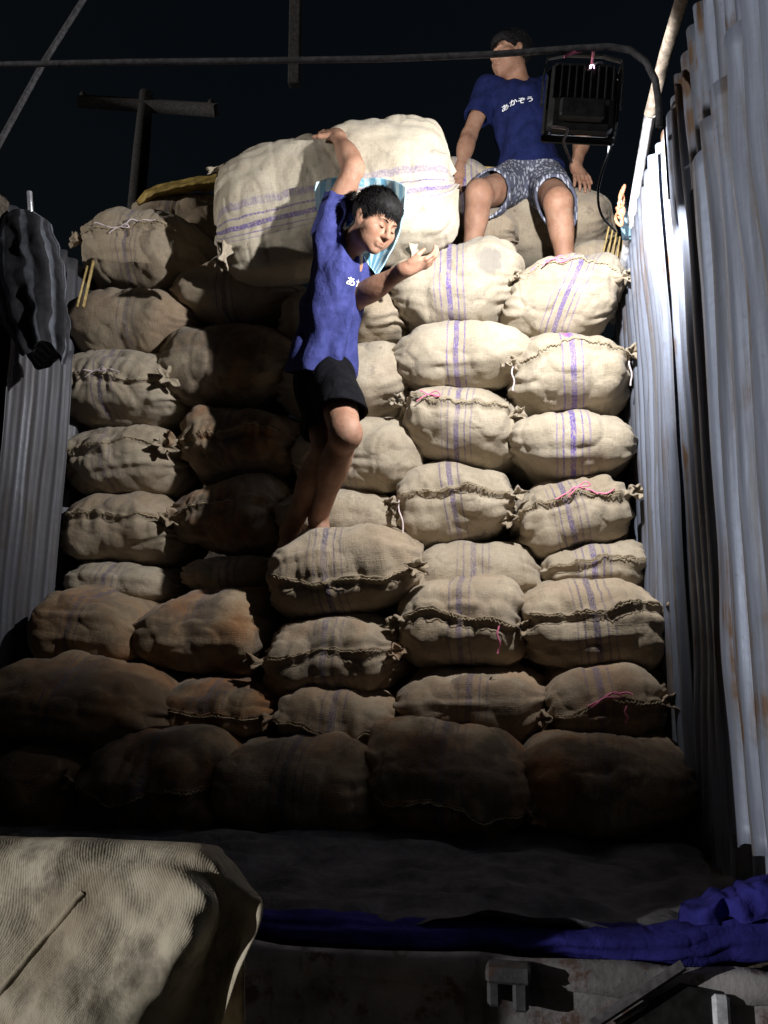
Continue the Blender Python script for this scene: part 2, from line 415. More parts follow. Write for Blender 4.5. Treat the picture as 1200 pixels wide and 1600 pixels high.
def corrugated(X, y0, y1, z0, z1, inward, pitch=.086, amp=.013, top=None, bot=None, seed=0, thick=.0015):
    """corrugated sheet standing in the YZ plane; inward = -1 faces -X. top/bot: optional functions of y"""
    ny = int((y1 - y0) / pitch * 12) + 1; nz = 40
    ys = np.linspace(y0, y1, ny); T = np.linspace(0, 1, nz)
    YY, TT = np.meshgrid(ys, T, indexing='ij')
    zt = np.array([top(y) if top else z1 for y in ys])[:, None]; zb = np.array([bot(y) if bot else z0 for y in ys])[:, None]
    ZZ = zb + (zt - zb) * TT
    ph = YY / pitch * 2 * math.pi
    prof = np.tanh(1.5 * np.sin(ph)) / math.tanh(1.5) * amp
    dent = .018 * fbm(np.stack([0 * YY + seed, YY * 1.4, ZZ * 1.1], -1), seed + 3, 3) + .003 * vn(np.stack([0 * YY, YY * 9, ZZ * 6], -1), seed + 9)
    XX = X + prof + dent
    A = np.stack([XX, YY, ZZ], -1).reshape(-1, 3); B = A + np.array([-inward * thick, 0, 0])
    f = grid_faces(ny, nz); n = len(A)
    fc = [list(q) for q in f] + [[q[3] + n, q[2] + n, q[1] + n, q[0] + n] for q in f]
    for i in range(ny - 1):
        for j in (0, nz - 1):
            a, b = i * nz + j, (i + 1) * nz + j; fc.append([a, b, b + n, a + n])
    for j in range(nz - 1):
        for i in (0, ny - 1):
            a, b = i * nz + j, i * nz + j + 1; fc.append([a, b, b + n, a + n])
    return np.concatenate([A, B]), fc

rngw = np.random.RandomState(4)
rw = tp('side_wall', corrugated(XR + .012, 2.52, 3.55, BED - .02, 3.27, -1, seed=1, top=lambda y: 3.30 - .05 * (y - 2.4) + .012 * vn(np.array([y * 23., 0, 0]), 4)), M['galv'], None, True)
tp('sheet', corrugated(XR + .030, 1.25, 2.56, BED - .02, 3.35, -1, seed=2, top=lambda y: 3.32 - .02 * (y - 2.4) + .014 * vn(np.array([y * 23., 0, 0]), 5)), M['galv2'], rw, True)
tp('sheet', corrugated(XR + .016, 3.52, 4.5, BED - .02, 3.15, -1, seed=6), M['galv'], rw, True)
tp('sheet', corrugated(XR - .035, 1.12, 1.93, 1.27, 2.80, -1, pitch=.11, amp=.014, seed=3,
   top=lambda y: 2.80 + .20 * (1.93 - y) + .015 * vn(np.array([y * 31., 0, 0]), 7), bot=lambda y: 1.275 + .02 * vn(np.array([y * 27., 2., 0]), 8)), M['galv2'], rw, True)
for yy in (1.32, 2.58, 3.6):
    tp('post', box((XR + .062, yy - .03, .9), (XR + .12, yy + .03, 3.36)), M['rust'], rw)
ra = np.array([P(1079, -12, 2.1), P(1055, 78, 2.32), P(1029, 176, 2.58), P(1000, 300, 2.88), P(965, 437, 3.3), P(948, 500, 3.6)])
ra[:, 0] = np.linspace(XR + .03, XR - .015, 6)
tp('top_rail', tube(ra[:3], .02, 8, 1.0), M['wood'], rw, True)
tp('top_rail', tube(ra[2:], .019, 8, 1.5), M['rail'], rw, True)
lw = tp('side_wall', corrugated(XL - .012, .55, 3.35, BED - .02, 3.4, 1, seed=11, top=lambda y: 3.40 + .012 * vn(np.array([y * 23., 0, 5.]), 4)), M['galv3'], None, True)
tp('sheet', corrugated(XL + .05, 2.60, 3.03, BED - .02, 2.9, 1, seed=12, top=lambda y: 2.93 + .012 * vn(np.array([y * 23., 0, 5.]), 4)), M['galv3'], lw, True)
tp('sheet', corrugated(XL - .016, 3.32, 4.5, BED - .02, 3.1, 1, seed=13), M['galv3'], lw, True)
for yy in (.61, 2.05, 3.4):
    tp('post', box((XL - .10, yy - .03, .9), (XL - .042, yy + .03, 3.4)), M['rust'], lw)
tp('post', box(np.array([XL - .04, 2.50, BED]), np.array([XL + .05, 2.57, 3.36])), M['wood'], lw)
b0, b1 = P(46, 300, 2.84), P(57, 470, 2.84)
tp('stake_tube', tube([b0, b0 * .5 + b1 * .5, b1], .011, 10), M['steel'], lw, True)
tp('front_board', box((XL - .02, Y1 + .01, BED), (XR + .02, Y1 + .06, 2.7)), M['wood'])
# hoop over the bed with its bend into the right-hand rail
hy = 2.03
hp = [P(-260, 103, hy), P(0, 101, hy), P(200, 97, hy), P(400, 95, hy), P(600, 92, hy), P(770, 85, hy), P(880, 77, hy), P(950, 73, hy), P(985, 78, hy), P(1010, 97, hy), P(1024, 125, hy), P(1029, 160, hy), P(1030, 200, hy)]
tp('hoop', tube(hp, .0092, 10), M['pipe'], None, True)
hl = P(-260, 103, hy)
tp('hoop_leg', tube([hl, hl + [-.02, 0, -.3], [XL - .02, hy, 3.0], [XL - .02, hy, 2.6]], .0125, 8), M['pipe'], None, True)
# small things fixed on the right wall
def wire_loop(pts, r, mat, name, label, cat):
    o = mesh_obj(name, *tube(pts, r, 6), mat); return tag(o, label, cat)
def on_wall(px, py, Y, dx=-.03): p = P(px, py, Y); p[0] = XR + dx; return p
def smooth_pts(pts, n=6):
    pts = np.asarray(pts, float); out = []
    for i in range(len(pts) - 1):
        p0 = pts[max(i - 1, 0)]; p1 = pts[i]; p2 = pts[i + 1]; p3 = pts[min(i + 2, len(pts) - 1)]
        for k in range(n):
            t = k / n
            out.append(.5 * ((2 * p1) + (p2 - p0) * t + (2 * p0 - 5 * p1 + 4 * p2 - p3) * t * t + (3 * p1 - p0 - 3 * p2 + p3) * t ** 3))
    out.append(pts[-1]); return np.array(out)
wp = [(1051, 180), (1054, 205), (1052, 235), (1046, 252), (1050, 262), (1056, 285), (1054, 310), (1049, 300), (1051, 282), (1054, 278), (1047, 290), (1050, 262), (1042, 246)]
mesh_w = mesh_obj('hanging_wire', *tube(smooth_pts([on_wall(x, y, 2.25, -.012) for x, y in wp]), .0035, 5), M['wire'])
tag(mesh_w, 'thin twisted black wire hanging down the upper corrugated side wall', 'wire')
ch = empty('rope_tie', P(988, 320, 2.95)); tag(ch, 'orange rope looped and knotted round the pale top rail', 'rope')
for k, (px, py, ang) in enumerate([(989, 298, 1.1), (993, 313, .3), (1000, 327, 1.7), (990, 332, .8), (998, 341, 0.2)]):
    c = on_wall(px, py, 2.9, -.045 - .004 * k); t = np.linspace(0, 2 * math.pi, 17)
    ring = c + np.stack([.010 * np.sin(t + k), .016 * np.cos(t) * math.cos(ang) + .006 * np.sin(2 * t), .024 * np.sin(t) + .010 * np.cos(t) * math.sin(ang)], -1)
    mesh_obj('rope_loop', *tube(ring, .006, 6), M['rope'], ch, world=True)
bp = [P(972, 316, 3.02), P(976, 345, 3.02), P(980, 372, 3.02)]
o = mesh_obj('pipe_stub', *tube(bp, .019, 12), M['bluepipe']); tag(o, 'short pale blue pipe standing up beside the white rail', 'pipe')

# ------------------------------------------------------------------ sacks
def lumps(p, seed, half, n=110, r=.058, amp=.010):
    rs = np.random.RandomState(seed); c = (rs.rand(n, 3) * 2 - 1) * np.asarray(half) * 1.05
    best = np.full(len(p), 1e9)
    for i in range(n):
        d = ((p - c[i]) ** 2).sum(1); np.minimum(best, d, out=best)
    return amp * np.sqrt(np.clip(1 - best / r ** 2, 0, 1))

def sack_surface(a, b, c, kind, seed, seam, skew=0.0, droop=0.0, big=False):
    px = {'mouth': (3.4, 2.3), 'lens': (2.1, 1.25), 'round': (2.8, 1.9), 'flat': (4.2, 2.6), 'long': (7.0, 3.2)}[kind]
    n = 2.5 if kind != 'long' else 3.3
    rs = np.random.RandomState(seed + 100)
    k1, k2, ph = rs.uniform(9, 13), rs.uniform(15, 22), rs.rand(6) * 6.28
    asym = rs.uniform(-.20, .20); ztilt = rs.uniform(-.12, .12)
    def pz(t): return np.clip(1 - np.abs(t) ** px[0], 0, 1) ** (1 / px[1])
    def seam_phi(t):
        zs = seam + .10 * np.sin(t * 2.3 + ph[4]) + .04 * np.sin(t * 7 + ph[5])
        return zs * 1.0
    def surf(t, phi):
        z0 = pz(t) * (1 + asym * t); y0 = np.clip(1 - np.abs(t) ** 5, 0, 1) ** .45
        cs, sn = np.cos(phi), np.sin(phi)
        y = -b * y0 * np.sign(cs) * np.abs(cs) ** (2 / n)
        z = c * z0 * np.sign(sn) * np.abs(sn) ** (2 / n)
        z = np.where(z < 0, z * .95, z) + droop * c * t * t + ztilt * c * t
        x = a * t + skew * z
        p = np.stack([x, y, z], -1)
        N = unit_rows(np.stack([x / a ** 2 * .6, y / b ** 2, z / c ** 2], -1))
        d = (.025 if kind != 'long' else .014) * fbm(p * 4.2 + seed * 1.7, seed, 2) + .009 * fbm(p * 11 + seed, seed + 5, 2)
        d = d + lumps(p, seed, (a, b, c), 150 if kind != 'long' else 200, .056, .0095 if kind != 'long' else .006)
        # drag wrinkles fanning from the tied corners
        e = np.abs(t)
        wob = fbm(p * 7, seed + 9, 2)
        d = d + .010 * e ** 5 * np.sin(phi * k1 + 3 * wob + ph[0]) + .006 * e ** 3 * np.sin(phi * k2 + 4 * wob + ph[1])
        d = d - .010 * np.abs(vn(np.stack([x * 3 + seed, y * 10, z * 24], -1), seed + 21)) ** 2
        d = d - .006 * np.clip(1 - np.abs(vn(np.stack([x * 13, y * 8, z * 5 + 4], -1) + seed, seed + 31)) * 7, 0, 1) * (vn(p * 5 + 3, seed + 2) > -.1)
        if kind == 'mouth':
            q = (phi - seam_phi(t)) * c * .95 * np.clip(z0, .3, 1)
            fr = (cs > 0.15)
            d = d + fr * (.006 * np.exp(-((q - .004) / .009) ** 2) - .009 * np.exp(-((q + .012) / .010) ** 2))
            gw = np.sin(x * 95 + 5 * vn(np.stack([x * 14, q * 10, 0 * x], -1), seed + 40) + ph[2]) * .6 + np.sin(x * 47 + 3 * wob + ph[3])
            d = d + fr * .0078 * np.exp(-np.abs(q) / .06) * gw
        p = p + N * d[..., None]
        if kind == 'long':
            for sx_, sz_, am in ((1, 1, .10), (-1, 1, .03), (1, -1, .02), (-1, -1, .03)):
                w_ = np.clip(sx_ * x / a, 0, 1) ** 12 * np.clip(sz_ * z / c, 0, 1) ** 5
                p[..., 0] += sx_ * am * .5 * w_; p[..., 2] += sz_ * am * w_
        return p
    return surf, seam_phi

def unit_rows(v): return v / np.maximum(np.linalg.norm(v, axis=-1, keepdims=True), 1e-9)

def tuft(base, d, size, seed, cup=1.0):
    """gathered, tied-off corner of a sack: a neck that flares into a ruffled mouth"""
    d = unit(d); ref = np.array([0, 0, 1.0]) if abs(d[2]) < .9 else np.array([1.0, 0, 0])
    u = unit(np.cross(d, ref)); w = np.cross(d, u); rs = np.random.RandomState(seed)
    prof = [(-.35, .60), (0, .36), (.16, .25), (.26, .25), (.45, .40 * cup), (.70, .58 * cup), (.92, .66 * cup), (.86, .50 * cup), (.60, .30 * cup), (.40, .08)]
    k1, k2 = rs.randint(4, 7), rs.randint(7, 11); p1, p2 = rs.rand(2) * 6.28
    V = []; S = 26; sag = rs.uniform(-.1, .35)
    for s, r in prof:
        for i in range(S):
            t = 2 * math.pi * i / S
            ru = 1 + min(1, abs(s) + .25) * (.30 * math.sin(k1 * t + p1) + .16 * math.sin(k2 * t + p2))
            pos = base + size * (d * (s + .10 * math.sin(k1 * t + p2) * max(s, 0)) + r * ru * (u * math.cos(t) + .7 * w * math.sin(t)))
            pos[2] -= sag * size * max(s, 0) ** 2
            V.append(pos)
    fc = [list(q) for q in grid_faces(len(prof), S, wrap_v=True)] + [list(range(S))]
    V = np.array(V); return V, fc

SACKS = []
def sack(x0, x1, y0, y1, Y, kind='mouth', label='', tilt=0.0, seed=0, length=.66, tone=.6, stripe=.8, vivid=.4, soil_shade=.12, sx=0.0,
         seam=.08, ears='lr', string=None, group='filled jute sacks stacked in the truck', name='jute_sack', yaw=0.0, skew=0.0, nu=84, nv=104, cup=(1, 1), droop=0.0, grow=1.03, horizontal=False, roll=0.0, smudge=(9, 9, 0, 0)):
    Ye = Y + min(.13, length * .3)
    cx, cy = (x0 + x1) / 2, (y0 + y1) / 2
    C = P(cx, cy, Ye); a = np.linalg.norm(P(x1, cy, Ye) - P(x0, cy, Ye)) / 2 * grow; c = np.linalg.norm(P(cx, y1, Ye) - P(cx, y0, Ye)) / 2 * grow
    b = length / 2; C = C.copy(); C[1] = Y + b
    C[0] *= 1.0
    # keep the centre on the line of sight of the measured outline
    C = P(cx, cy, Ye) + np.array([0, b - (Ye - Y), 0])
    surf, sp = sack_surface(a, b, c, kind, seed, seam, skew, droop)
    s = np.linspace(-1, 1, nu); t = np.sin(s * math.pi / 2) * .5 + s * .5; t = t * .9995
    w = np.linspace(-math.pi, math.pi, nv + 1)[:-1]; phi = w - .62 * np.sin(w)
    T, PH = np.meshgrid(t, phi, indexing='ij')
    V = surf(T.ravel(), PH.ravel())
    if horizontal:
        cl = np.stack([c * PH.ravel(), a * T.ravel(), np.zeros(T.size)], -1)
    else:
        cl = np.stack([a * T.ravel(), c * PH.ravel() * 1.1, np.zeros(T.size)], -1)
    fc = np.concatenate([grid_faces(nu, nv, wrap_v=True)])
    o = mesh_obj(name, V, fc[:, ::-1].copy(), M['jute'], None, True, attrs={'cloth': cl})
    o.location = C; o.rotation_euler = (roll, math.radians(tilt), math.radians(yaw))
    o['tone'] = float(tone); o['stripe'] = float(stripe); o['vivid'] = float(vivid); o['soil_shade'] = float(soil_shade); o['stripe_x'] = float(sx)
    for k_, v_ in zip(('smudge_x', 'smudge_y', 'smudge_r', 'smudge_c'), smudge): o[k_] = float(v_)
    tag(o, label, 'sack', group)
    rs = np.random.RandomState(seed + 7)
    jd = dict(tone=max(0., tone - .05), stripe=0.0, vivid=0.0, soil_shade=soil_shade, stripe_x=9.0)
    if kind == 'mouth':
        # frayed hem standing up along the stitched mouth
        tt = np.linspace(-.80, .80, 90); ph = sp(tt); base = surf(tt, ph + .03)
        Nn = np.array([0, -.7, .55])
        wv = .004 * fbm(np.stack([tt * 11, 0 * tt, 0 * tt + seed], -1), seed, 3)
        hgt = .004 + .006 * np.abs(vn(np.stack([tt * 14, 0 * tt + 3, 0 * tt], -1), seed + 3))
        rows = []
        for k, (q, off) in enumerate([(-.3, .0), (.5, .25), (1.0, .6), (1.0, 1.0), (.4, .9), (-.3, .7)]):
            rows.append(base + Nn * (hgt * q)[:, None] + np.array([0, 0, 1.0]) * (wv * max(q, 0) + (off - .5) * .010)[:, None])
        R = np.stack(rows, 1).reshape(-1, 3)
        h = mesh_obj('hem', R, grid_faces(90, 6), M['jute'], o, True, attrs={'cloth': np.stack([np.repeat(tt * a, 6), np.tile(np.arange(6) * .006, 90), np.zeros(540)], -1)})
        for k_, v_ in jd.items(): h[k_] = v_
        # twine stitches through it
        n = 60; tz = np.linspace(-.78, .78, n); pz_ = surf(tz, sp(tz) + np.where(np.arange(n) % 2 == 0, .022, .0) + .02 * rs.rand(n))
        pz_ = pz_ + np.array([0, -.005, 0]) + np.array([0, -.005, 0]) * rs.rand(n)[:, None]
        mesh_obj('stitching', *tube(pz_, .0017, 5), M['twine'], o)
        for side, ch_ in ((-1, 'l'), (1, 'r')):
            if ch_ in ears:
                te = np.array([side * .86]); bs = surf(te, sp(te))[0]
                V2, f2 = tuft(bs, (side * rs.uniform(.5, .9), -rs.uniform(.5, .9), rs.uniform(-.1, .3)), .058 * rs.uniform(.85, 1.15) , seed + side + 5, cup[0 if side < 0 else 1])
                e = mesh_obj('ear', V2, f2, M['jute'], o, True, attrs={'cloth': V2 * 1.0})
                for k_, v_ in jd.items(): e[k_] = v_
                if string and ('tie' in string):
                    d = unit((side * .7, -.7, .1)); u = unit(np.cross(d, (0, 0, 1))); w_ = np.cross(d, u)
                    tq = np.linspace(0, 4 * math.pi, 30)
                    ring = bs + .058 * (.20 + .012 * np.sin(tq * 3))[:, None] * d + .018 * (np.cos(tq)[:, None] * u + .75 * np.sin(tq)[:, None] * w_)
                    mesh_obj('tie_string', *tube(ring, .0022, 5), M['twine'], o)
    elif kind == 'lens' or kind == 'round':
        for side, ch_ in ((-1, 'l'), (1, 'r')):
            if ch_ in ears:
                bs = surf(np.array([side * .985]), np.array([0.0]))[0]
                V2, f2 = tuft(bs + np.array([-side * .012, 0, 0]), (side, -.25, rs.uniform(-.2, .2)), .030, seed + side + 5, .5)
                e = mesh_obj('ear', V2, f2, M['jute'], o, True, attrs={'cloth': V2 * 1.0})
                for k_, v_ in jd.items(): e[k_] = v_
    if string:
        mt = M['pink'] if 'pink' in string else M['pale']
        if 'run' in string:
            t0, t1 = string['run']; tq = np.linspace(t0, t1, 24)
            pq = surf(tq, sp(tq) + .10 + .05 * np.sin(tq * 9)) + np.array([0, -.012, 0])
            mesh_obj('tie_string', *tube(pq, .0032, 5), mt, o)
            k = pq[10]; bow = k + np.array([[0, -.004, 0], [.03, -.012, .012], [.045, -.008, -.006], [.0, -.01, -.002], [-.03, -.014, -.02], [-.045, -.01, -.03]])
            mesh_obj('tie_string', *tube(smooth_pts(bow, 4), .0026, 5), mt, o)
        for (tt0, ln) in string.get('hang', []):
            p0 = surf(np.array([tt0]), sp(np.array([tt0])))[0] + np.array([0, -.03, -.005])
            pq = [p0 + np.array([.004 * math.sin(k * 1.3 + seed), -.006 * math.sin(k * .7), -ln * k / 7]) for k in range(8)]
            mesh_obj('tie_string', *tube(smooth_pts(pq, 3), .0034, 5), mt, o)
    SACKS.append(o); return o

U = 3.08     # face of the upper stack
# far right column, top to bottom
sack(792, 968, 393, 527, U, 'mouth', 'pale sack with slanting stripe and pink string, topmost in the column by the right wall', 3, 1, .40, .75, 1.0, .65, .05, .03, .30, 'lr', {'pink': 1, 'run': (-.75, .1)}, skew=.38)
sack(797, 987, 522, 643, U - .02, 'mouth', 'pale sack with a magenta smudge above its stripe and tied ears, by the right wall', -2, 2, .66, .70, .9, .9, .05, .0, .18, 'lr', {'pale': 1, 'hang': [(-.88, .10), (.88, .12)]}, smudge=(-.005, .125, .026, 1))
sack(788, 997, 638, 750, U - .03, 'lens', 'seamless pale sack with purple centre stripe by the right wall, below the magenta-smudged one', 0, 3, .66, .80, 1.0, .8, .04, .0, ears='l')
sack(798, 983, 740, 877, U - .03, 'mouth', 'tilted pale sack with pink string bow and faded grey stripes near the right wall', -12, 4, .66, .62, .9, .35, .06, -.01, .20, 'lr', {'pink': 1, 'run': (-.2, .7)})
sack(838, 1012, 853, 935, U - .05, 'mouth', 'half hidden pale sack with a frayed right ear, under the tilted pink-bowed one', -3, 5, .66, .65, .9, .5, .06, .0, .1, 'r', None)
# fourth column
sack(605, 805, 378, 504, U, 'round', 'big pale sack with bold purple stripe and round grey stain, under the seated man', 0, 6, .40, .82, 1.0, .95, .04, .0, ears='', smudge=(.165, .015, .050, 0))
sack(600, 832, 500, 612, U - .02, 'lens', 'spindle-shaped pale sack pointed at both ends, in the middle of the fourth column', 1, 7, .66, .78, 1.0, .7, .04, .0, ears='l')
sack(622, 812, 603, 722, U - .02, 'mouth', 'pale sack with two small pink knots on its mouth seam, below the spindle-shaped one', 4, 8, .66, .74, .9, .5, .04, .0, .30, 'lr', {'pink': 1, 'run': (-.55, -.25)})
sack(615, 807, 720, 852, U - .03, 'mouth', 'pale sack with a whitish string hanging from its left ear', -8, 9, .66, .66, .9, .30, .05, .0, .05, 'lr', {'pale': 1, 'hang': [(-.80, .16)]}, cup=(1.25, 1))
sack(640, 845, 843, 965, U - .06, 'round', 'broad smooth sack peeping out behind the front pile, below the one with the hanging string', 0, 10, .66, .66, .7, .3, .08, .0, ears='r')
# third column, behind the standing man
sack(430, 622, 452, 538, U + .02, 'round', 'small bulging sack at the elbow of the standing man', 2, 11, .6, .60, .4, .2, .12, -.05, ears='')
sack(430, 636, 533, 652, U, 'round', 'pale mouldy sack right behind the black shorts', 1, 12, .62, .74, .3, .3, .14, -.06, ears='r')
sack(445, 658, 652, 774, U - .01, 'round', 'pale sack behind the bare knee of the standing man', 3, 13, .62, .70, .6, .3, .06, -.03, ears='r')
sack(420, 632, 764, 856, U - .02, 'round', 'low pale sack behind the ankle of the standing man', 2, 14, .62, .66, .6, .35, .06, -.07, ears='r')
# second column; shadowed sacks carry the orange shade in their colour
sack(266, 468, 402, 506, U, 'lens', 'yellowish sack directly below the left end of the carried sack', 5, 15, .64, .50, .8, .1, .08, .0, ears='')
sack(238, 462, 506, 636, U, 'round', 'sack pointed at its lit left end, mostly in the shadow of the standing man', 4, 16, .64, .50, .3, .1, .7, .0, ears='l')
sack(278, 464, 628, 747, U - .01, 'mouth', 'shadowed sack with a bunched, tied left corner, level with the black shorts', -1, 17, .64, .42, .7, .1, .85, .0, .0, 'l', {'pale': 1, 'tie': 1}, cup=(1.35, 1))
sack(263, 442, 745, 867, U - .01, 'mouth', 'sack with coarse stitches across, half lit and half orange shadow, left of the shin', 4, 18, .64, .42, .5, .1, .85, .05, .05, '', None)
sack(280, 440, 863, 935, U - .03, 'round', 'pale stub of a sack just left of the front sack with raised seam', -2, 19, .64, .75, .9, .2, .15, .03, ears='')
# left column
sack(123, 303, 324, 450, U - .03, 'mouth', 'tan sack with a rope-stitched mouth, topmost in the left column', 3, 20, .64, .50, .8, .1, .10, .0, .12, 'l', {'pale': 1, 'run': (-.5, .5)}, cup=(1.2, 1))
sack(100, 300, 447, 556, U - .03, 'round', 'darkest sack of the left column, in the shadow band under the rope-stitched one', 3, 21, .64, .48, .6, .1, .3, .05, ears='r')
sack(88, 273, 547, 660, U - .05, 'mouth', 'greyish sack with a gaping dark gathered corner and a string, left column', 2, 22, .64, .78, .8, .3, .12, -.01, .05, 'lr', {'pale': 1, 'run': (-.35, .3)}, cup=(.9, 1.35))
sack(93, 271, 656, 772, U - .05, 'mouth', 'tan sack with a torn ragged right corner, below the one with the gaping corner', -2, 23, .64, .64, .6, .2, .12, .0, .08, 'lr', {'pale': 1, 'hang': [(-.84, .12)]}, cup=(1.1, 1.25))
sack(88, 278, 768, 887, U - .05, 'mouth', 'heavily wrinkled brown sack with a rolled right end, left column', 1, 24, .64, .50, .3, .1, .22, .0, .25, 'r', None, cup=(1, 1.3))
sack(100, 275, 876, 950, U - .07, 'round', 'lowest pale sack of the left column, resting behind the front pile', 4, 25, .64, .75, .8, .25, .12, .0, ears='')
# front pile, upper course
LF = 2.70
sack(412, 648, 815, 970, LF, 'mouth', 'front sack with a raised seam and dark stripes where the man steps', -8, 26, .62, .42, 1.0, .12, .12, -.02, -.15, 'r', None, cup=(1, 1.1))
sack(616, 826, 893, 1052, LF - .02, 'mouth', 'front sack with a deep horizontal lip, in the middle of the front pile', 0, 27, .62, .45, .8, .2, .18, .0, .02, 'lr', {'pink': 1, 'hang': [(.55, .09)]})
sack(812, 1042, 903, 1065, LF - .02, 'mouth', 'front sack with an arched flap seam, beside the right wall', -6, 28, .62, .45, 1.0, .12, .15, .0, .30, 'r', None)
sack(48, 235, 918, 1062, LF - .02, 'round', 'dusky sack with thin dark stripes, at the left end of the front pile', 6, 29, .62, .10, .9, .05, .6, -.02, ears='')  # dark tone paints in the shade over this end of the pile
sack(208, 422, 922, 1070, LF, 'round', 'plump brown sack with painted shade patches, without a seam, in the front pile', 0, 30, .62, .12, .5, .05, .9, .0, ears='')  # shade painted in by a dark tone and patches
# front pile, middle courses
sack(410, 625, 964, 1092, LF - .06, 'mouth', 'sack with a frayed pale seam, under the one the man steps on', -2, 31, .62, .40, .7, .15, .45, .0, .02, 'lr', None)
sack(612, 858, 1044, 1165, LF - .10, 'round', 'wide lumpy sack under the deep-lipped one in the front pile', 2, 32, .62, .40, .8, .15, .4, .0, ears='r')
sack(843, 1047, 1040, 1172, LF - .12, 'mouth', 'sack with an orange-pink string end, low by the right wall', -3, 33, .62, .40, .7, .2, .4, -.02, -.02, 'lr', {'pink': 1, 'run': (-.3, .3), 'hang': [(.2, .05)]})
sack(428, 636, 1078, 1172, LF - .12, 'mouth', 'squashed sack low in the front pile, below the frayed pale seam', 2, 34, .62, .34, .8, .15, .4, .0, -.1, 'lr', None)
sack(245, 436, 1058, 1172, LF - .12, 'mouth', 'orange-brown sack with cinched wrinkles, low in the front pile', 0, 35, .62, .08, .8, .05, .95, .0, .0, '', None)  # low tone and orange patches put shade into the colour
sack(-40, 252, 1034, 1180, LF - .28, 'round', 'large dark rounded sack at the far left, above the bottom row', 5, 36, .66, .0, .8, .05, .75, .0, ears='')  # darkest tone, shade put into the colour
# bottom row; orange light and dark shade patches are painted into the jute
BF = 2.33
sack(138, 362, 1144, 1312, BF, 'mouth', 'bottom-row sack with painted orange light patches and puckered corners, left of centre', 2, 37, .66, .08, .9, .05, .95, .0, .0, 'lr', None)
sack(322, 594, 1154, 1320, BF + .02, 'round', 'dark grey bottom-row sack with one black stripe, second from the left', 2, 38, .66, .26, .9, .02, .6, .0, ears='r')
sack(556, 834, 1140, 1315, BF, 'mouth', 'bottom-row sack with a broad painted patch of orange light, in the middle', 0, 39, .66, .26, .9, .02, .95, .0, -.25, 'r', None)
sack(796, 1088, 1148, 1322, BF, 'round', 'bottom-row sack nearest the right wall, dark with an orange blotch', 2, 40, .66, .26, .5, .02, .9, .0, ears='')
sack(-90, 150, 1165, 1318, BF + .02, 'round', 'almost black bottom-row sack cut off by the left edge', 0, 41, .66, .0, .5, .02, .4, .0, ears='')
# top of the load
sack(770, 960, 286, 402, 3.55, 'round', 'smooth dusty sack the seated man sits on', 8, 42, .60, .66, .15, .2, .18, .0, ears='', yaw=-6)
sack(680, 775, 250, 392, 3.50, 'round', 'upright sack with a purple stripe under the hand of the seated man', 0, 43, .45, .70, 1.0, .9, .05, .0, ears='')
sack(722, 800, 338, 396, 3.42, 'round', 'small brownish sack between the calves of the seated man', 0, 44, .35, .52, .2, .1, .2, .0, ears='')
sack(205, 352, 300, 398, 3.30, 'flat', 'grey flattened sack behind the topmost rope-stitched sack', 2, 45, .50, .40, .8, .05, .2, .0, ears='')
sack(885, 972, 385, 450, 3.40, 'round', 'sack mostly hidden behind the topmost sack by the right wall', 6, 46, .40, .6, .2, .2, .2, .0, ears='')
# the carried sack, held across the back of the standing man
carried = sack(332, 702, 205, 410, 2.86, 'long', 'huge pale sack held crosswise on the shoulders of the standing man', -6.5, 47, .34, .97, 1.0, .60, .05, -.06, ears='', name='carried_sack',
               group=None, nu=130, nv=130, horizontal=True, grow=1.0)
def local_part(name, parent, Vw, f, mat, **kw):
    mw = Matrix.LocRotScale(parent.location, parent.rotation_euler, None).inverted()
    return mesh_obj(name, np.array([tuple(mw @ Vector(p)) for p in Vw]), f, mat, parent, True, **kw)
def jute_part(name, parent, V2, f2):
    e = local_part(name, parent, V2, f2, M['jute'], attrs={'cloth': V2 * 1.0})
    for k_, v_ in dict(tone=.72, stripe=0., vivid=0., soil_shade=.05, stripe_x=9.).items(): e[k_] = v_
jute_part('ear', carried, *tuft(P(346, 264, 2.96), P(310, 262, 2.94) - P(346, 264, 2.96), .06, 8, .45))
jute_part('ear', carried, *tuft(P(350, 395, 2.86), P(342, 425, 2.84) - P(350, 395, 2.86), .07, 9, .8))
jute_part('ear', carried, *tuft(P(645, 395, 2.88), P(648, 418, 2.86) - P(645, 395, 2.88), .055, 10, .7))

# ------------------------------------------------------------------ floodlight hung from the hoop
LC = P(908, 158, 2.08)                        # centre of the housing
fl = empty('floodlight', tuple(LC)); fl.rotation_euler = (math.radians(-7), math.radians(7), math.radians(4))
tag(fl, 'black floodlight seen from behind, hanging from the hoop by pink ties', 'floodlight')
hw, hh, hd = .088, .112, .030
mesh_obj('housing', *box((-hw, -hd, -hh), (hw, hd * .55, hh), .014), M['housing'], fl, False)
mesh_obj('rim', *join([box((-hw - .012, hd * .45, -hh - .012), (hw + .012, hd, -hh + .012)), box((-hw - .012, hd * .45, hh - .012), (hw + .012, hd, hh + .012)),
                       box((-hw - .012, hd * .45, -hh + .013), (-hw + .012, hd, hh - .013)), box((hw - .012, hd * .45, -hh + .013), (hw + .012, hd, hh - .013))]), M['housing'], fl, False)
for k in range(9):
    xk = -.08 + .02 * k
    mesh_obj('cooling_fin', *box((xk - .002, -hd - .007, -.02), (xk + .002, -hd + .002, .09), .0008), M['housing'], fl, False)
mesh_obj('driver_box', *box((-.06, -hd - .03, -.10), (.06, -hd + .002, -.04), .006), M['housing'], fl, False)
mesh_obj('lamp_glass', *box((-hw + .015, hd * .5, -hh + .015), (hw - .015, hd * .7, hh - .015), .002), M['glass'], fl, False)
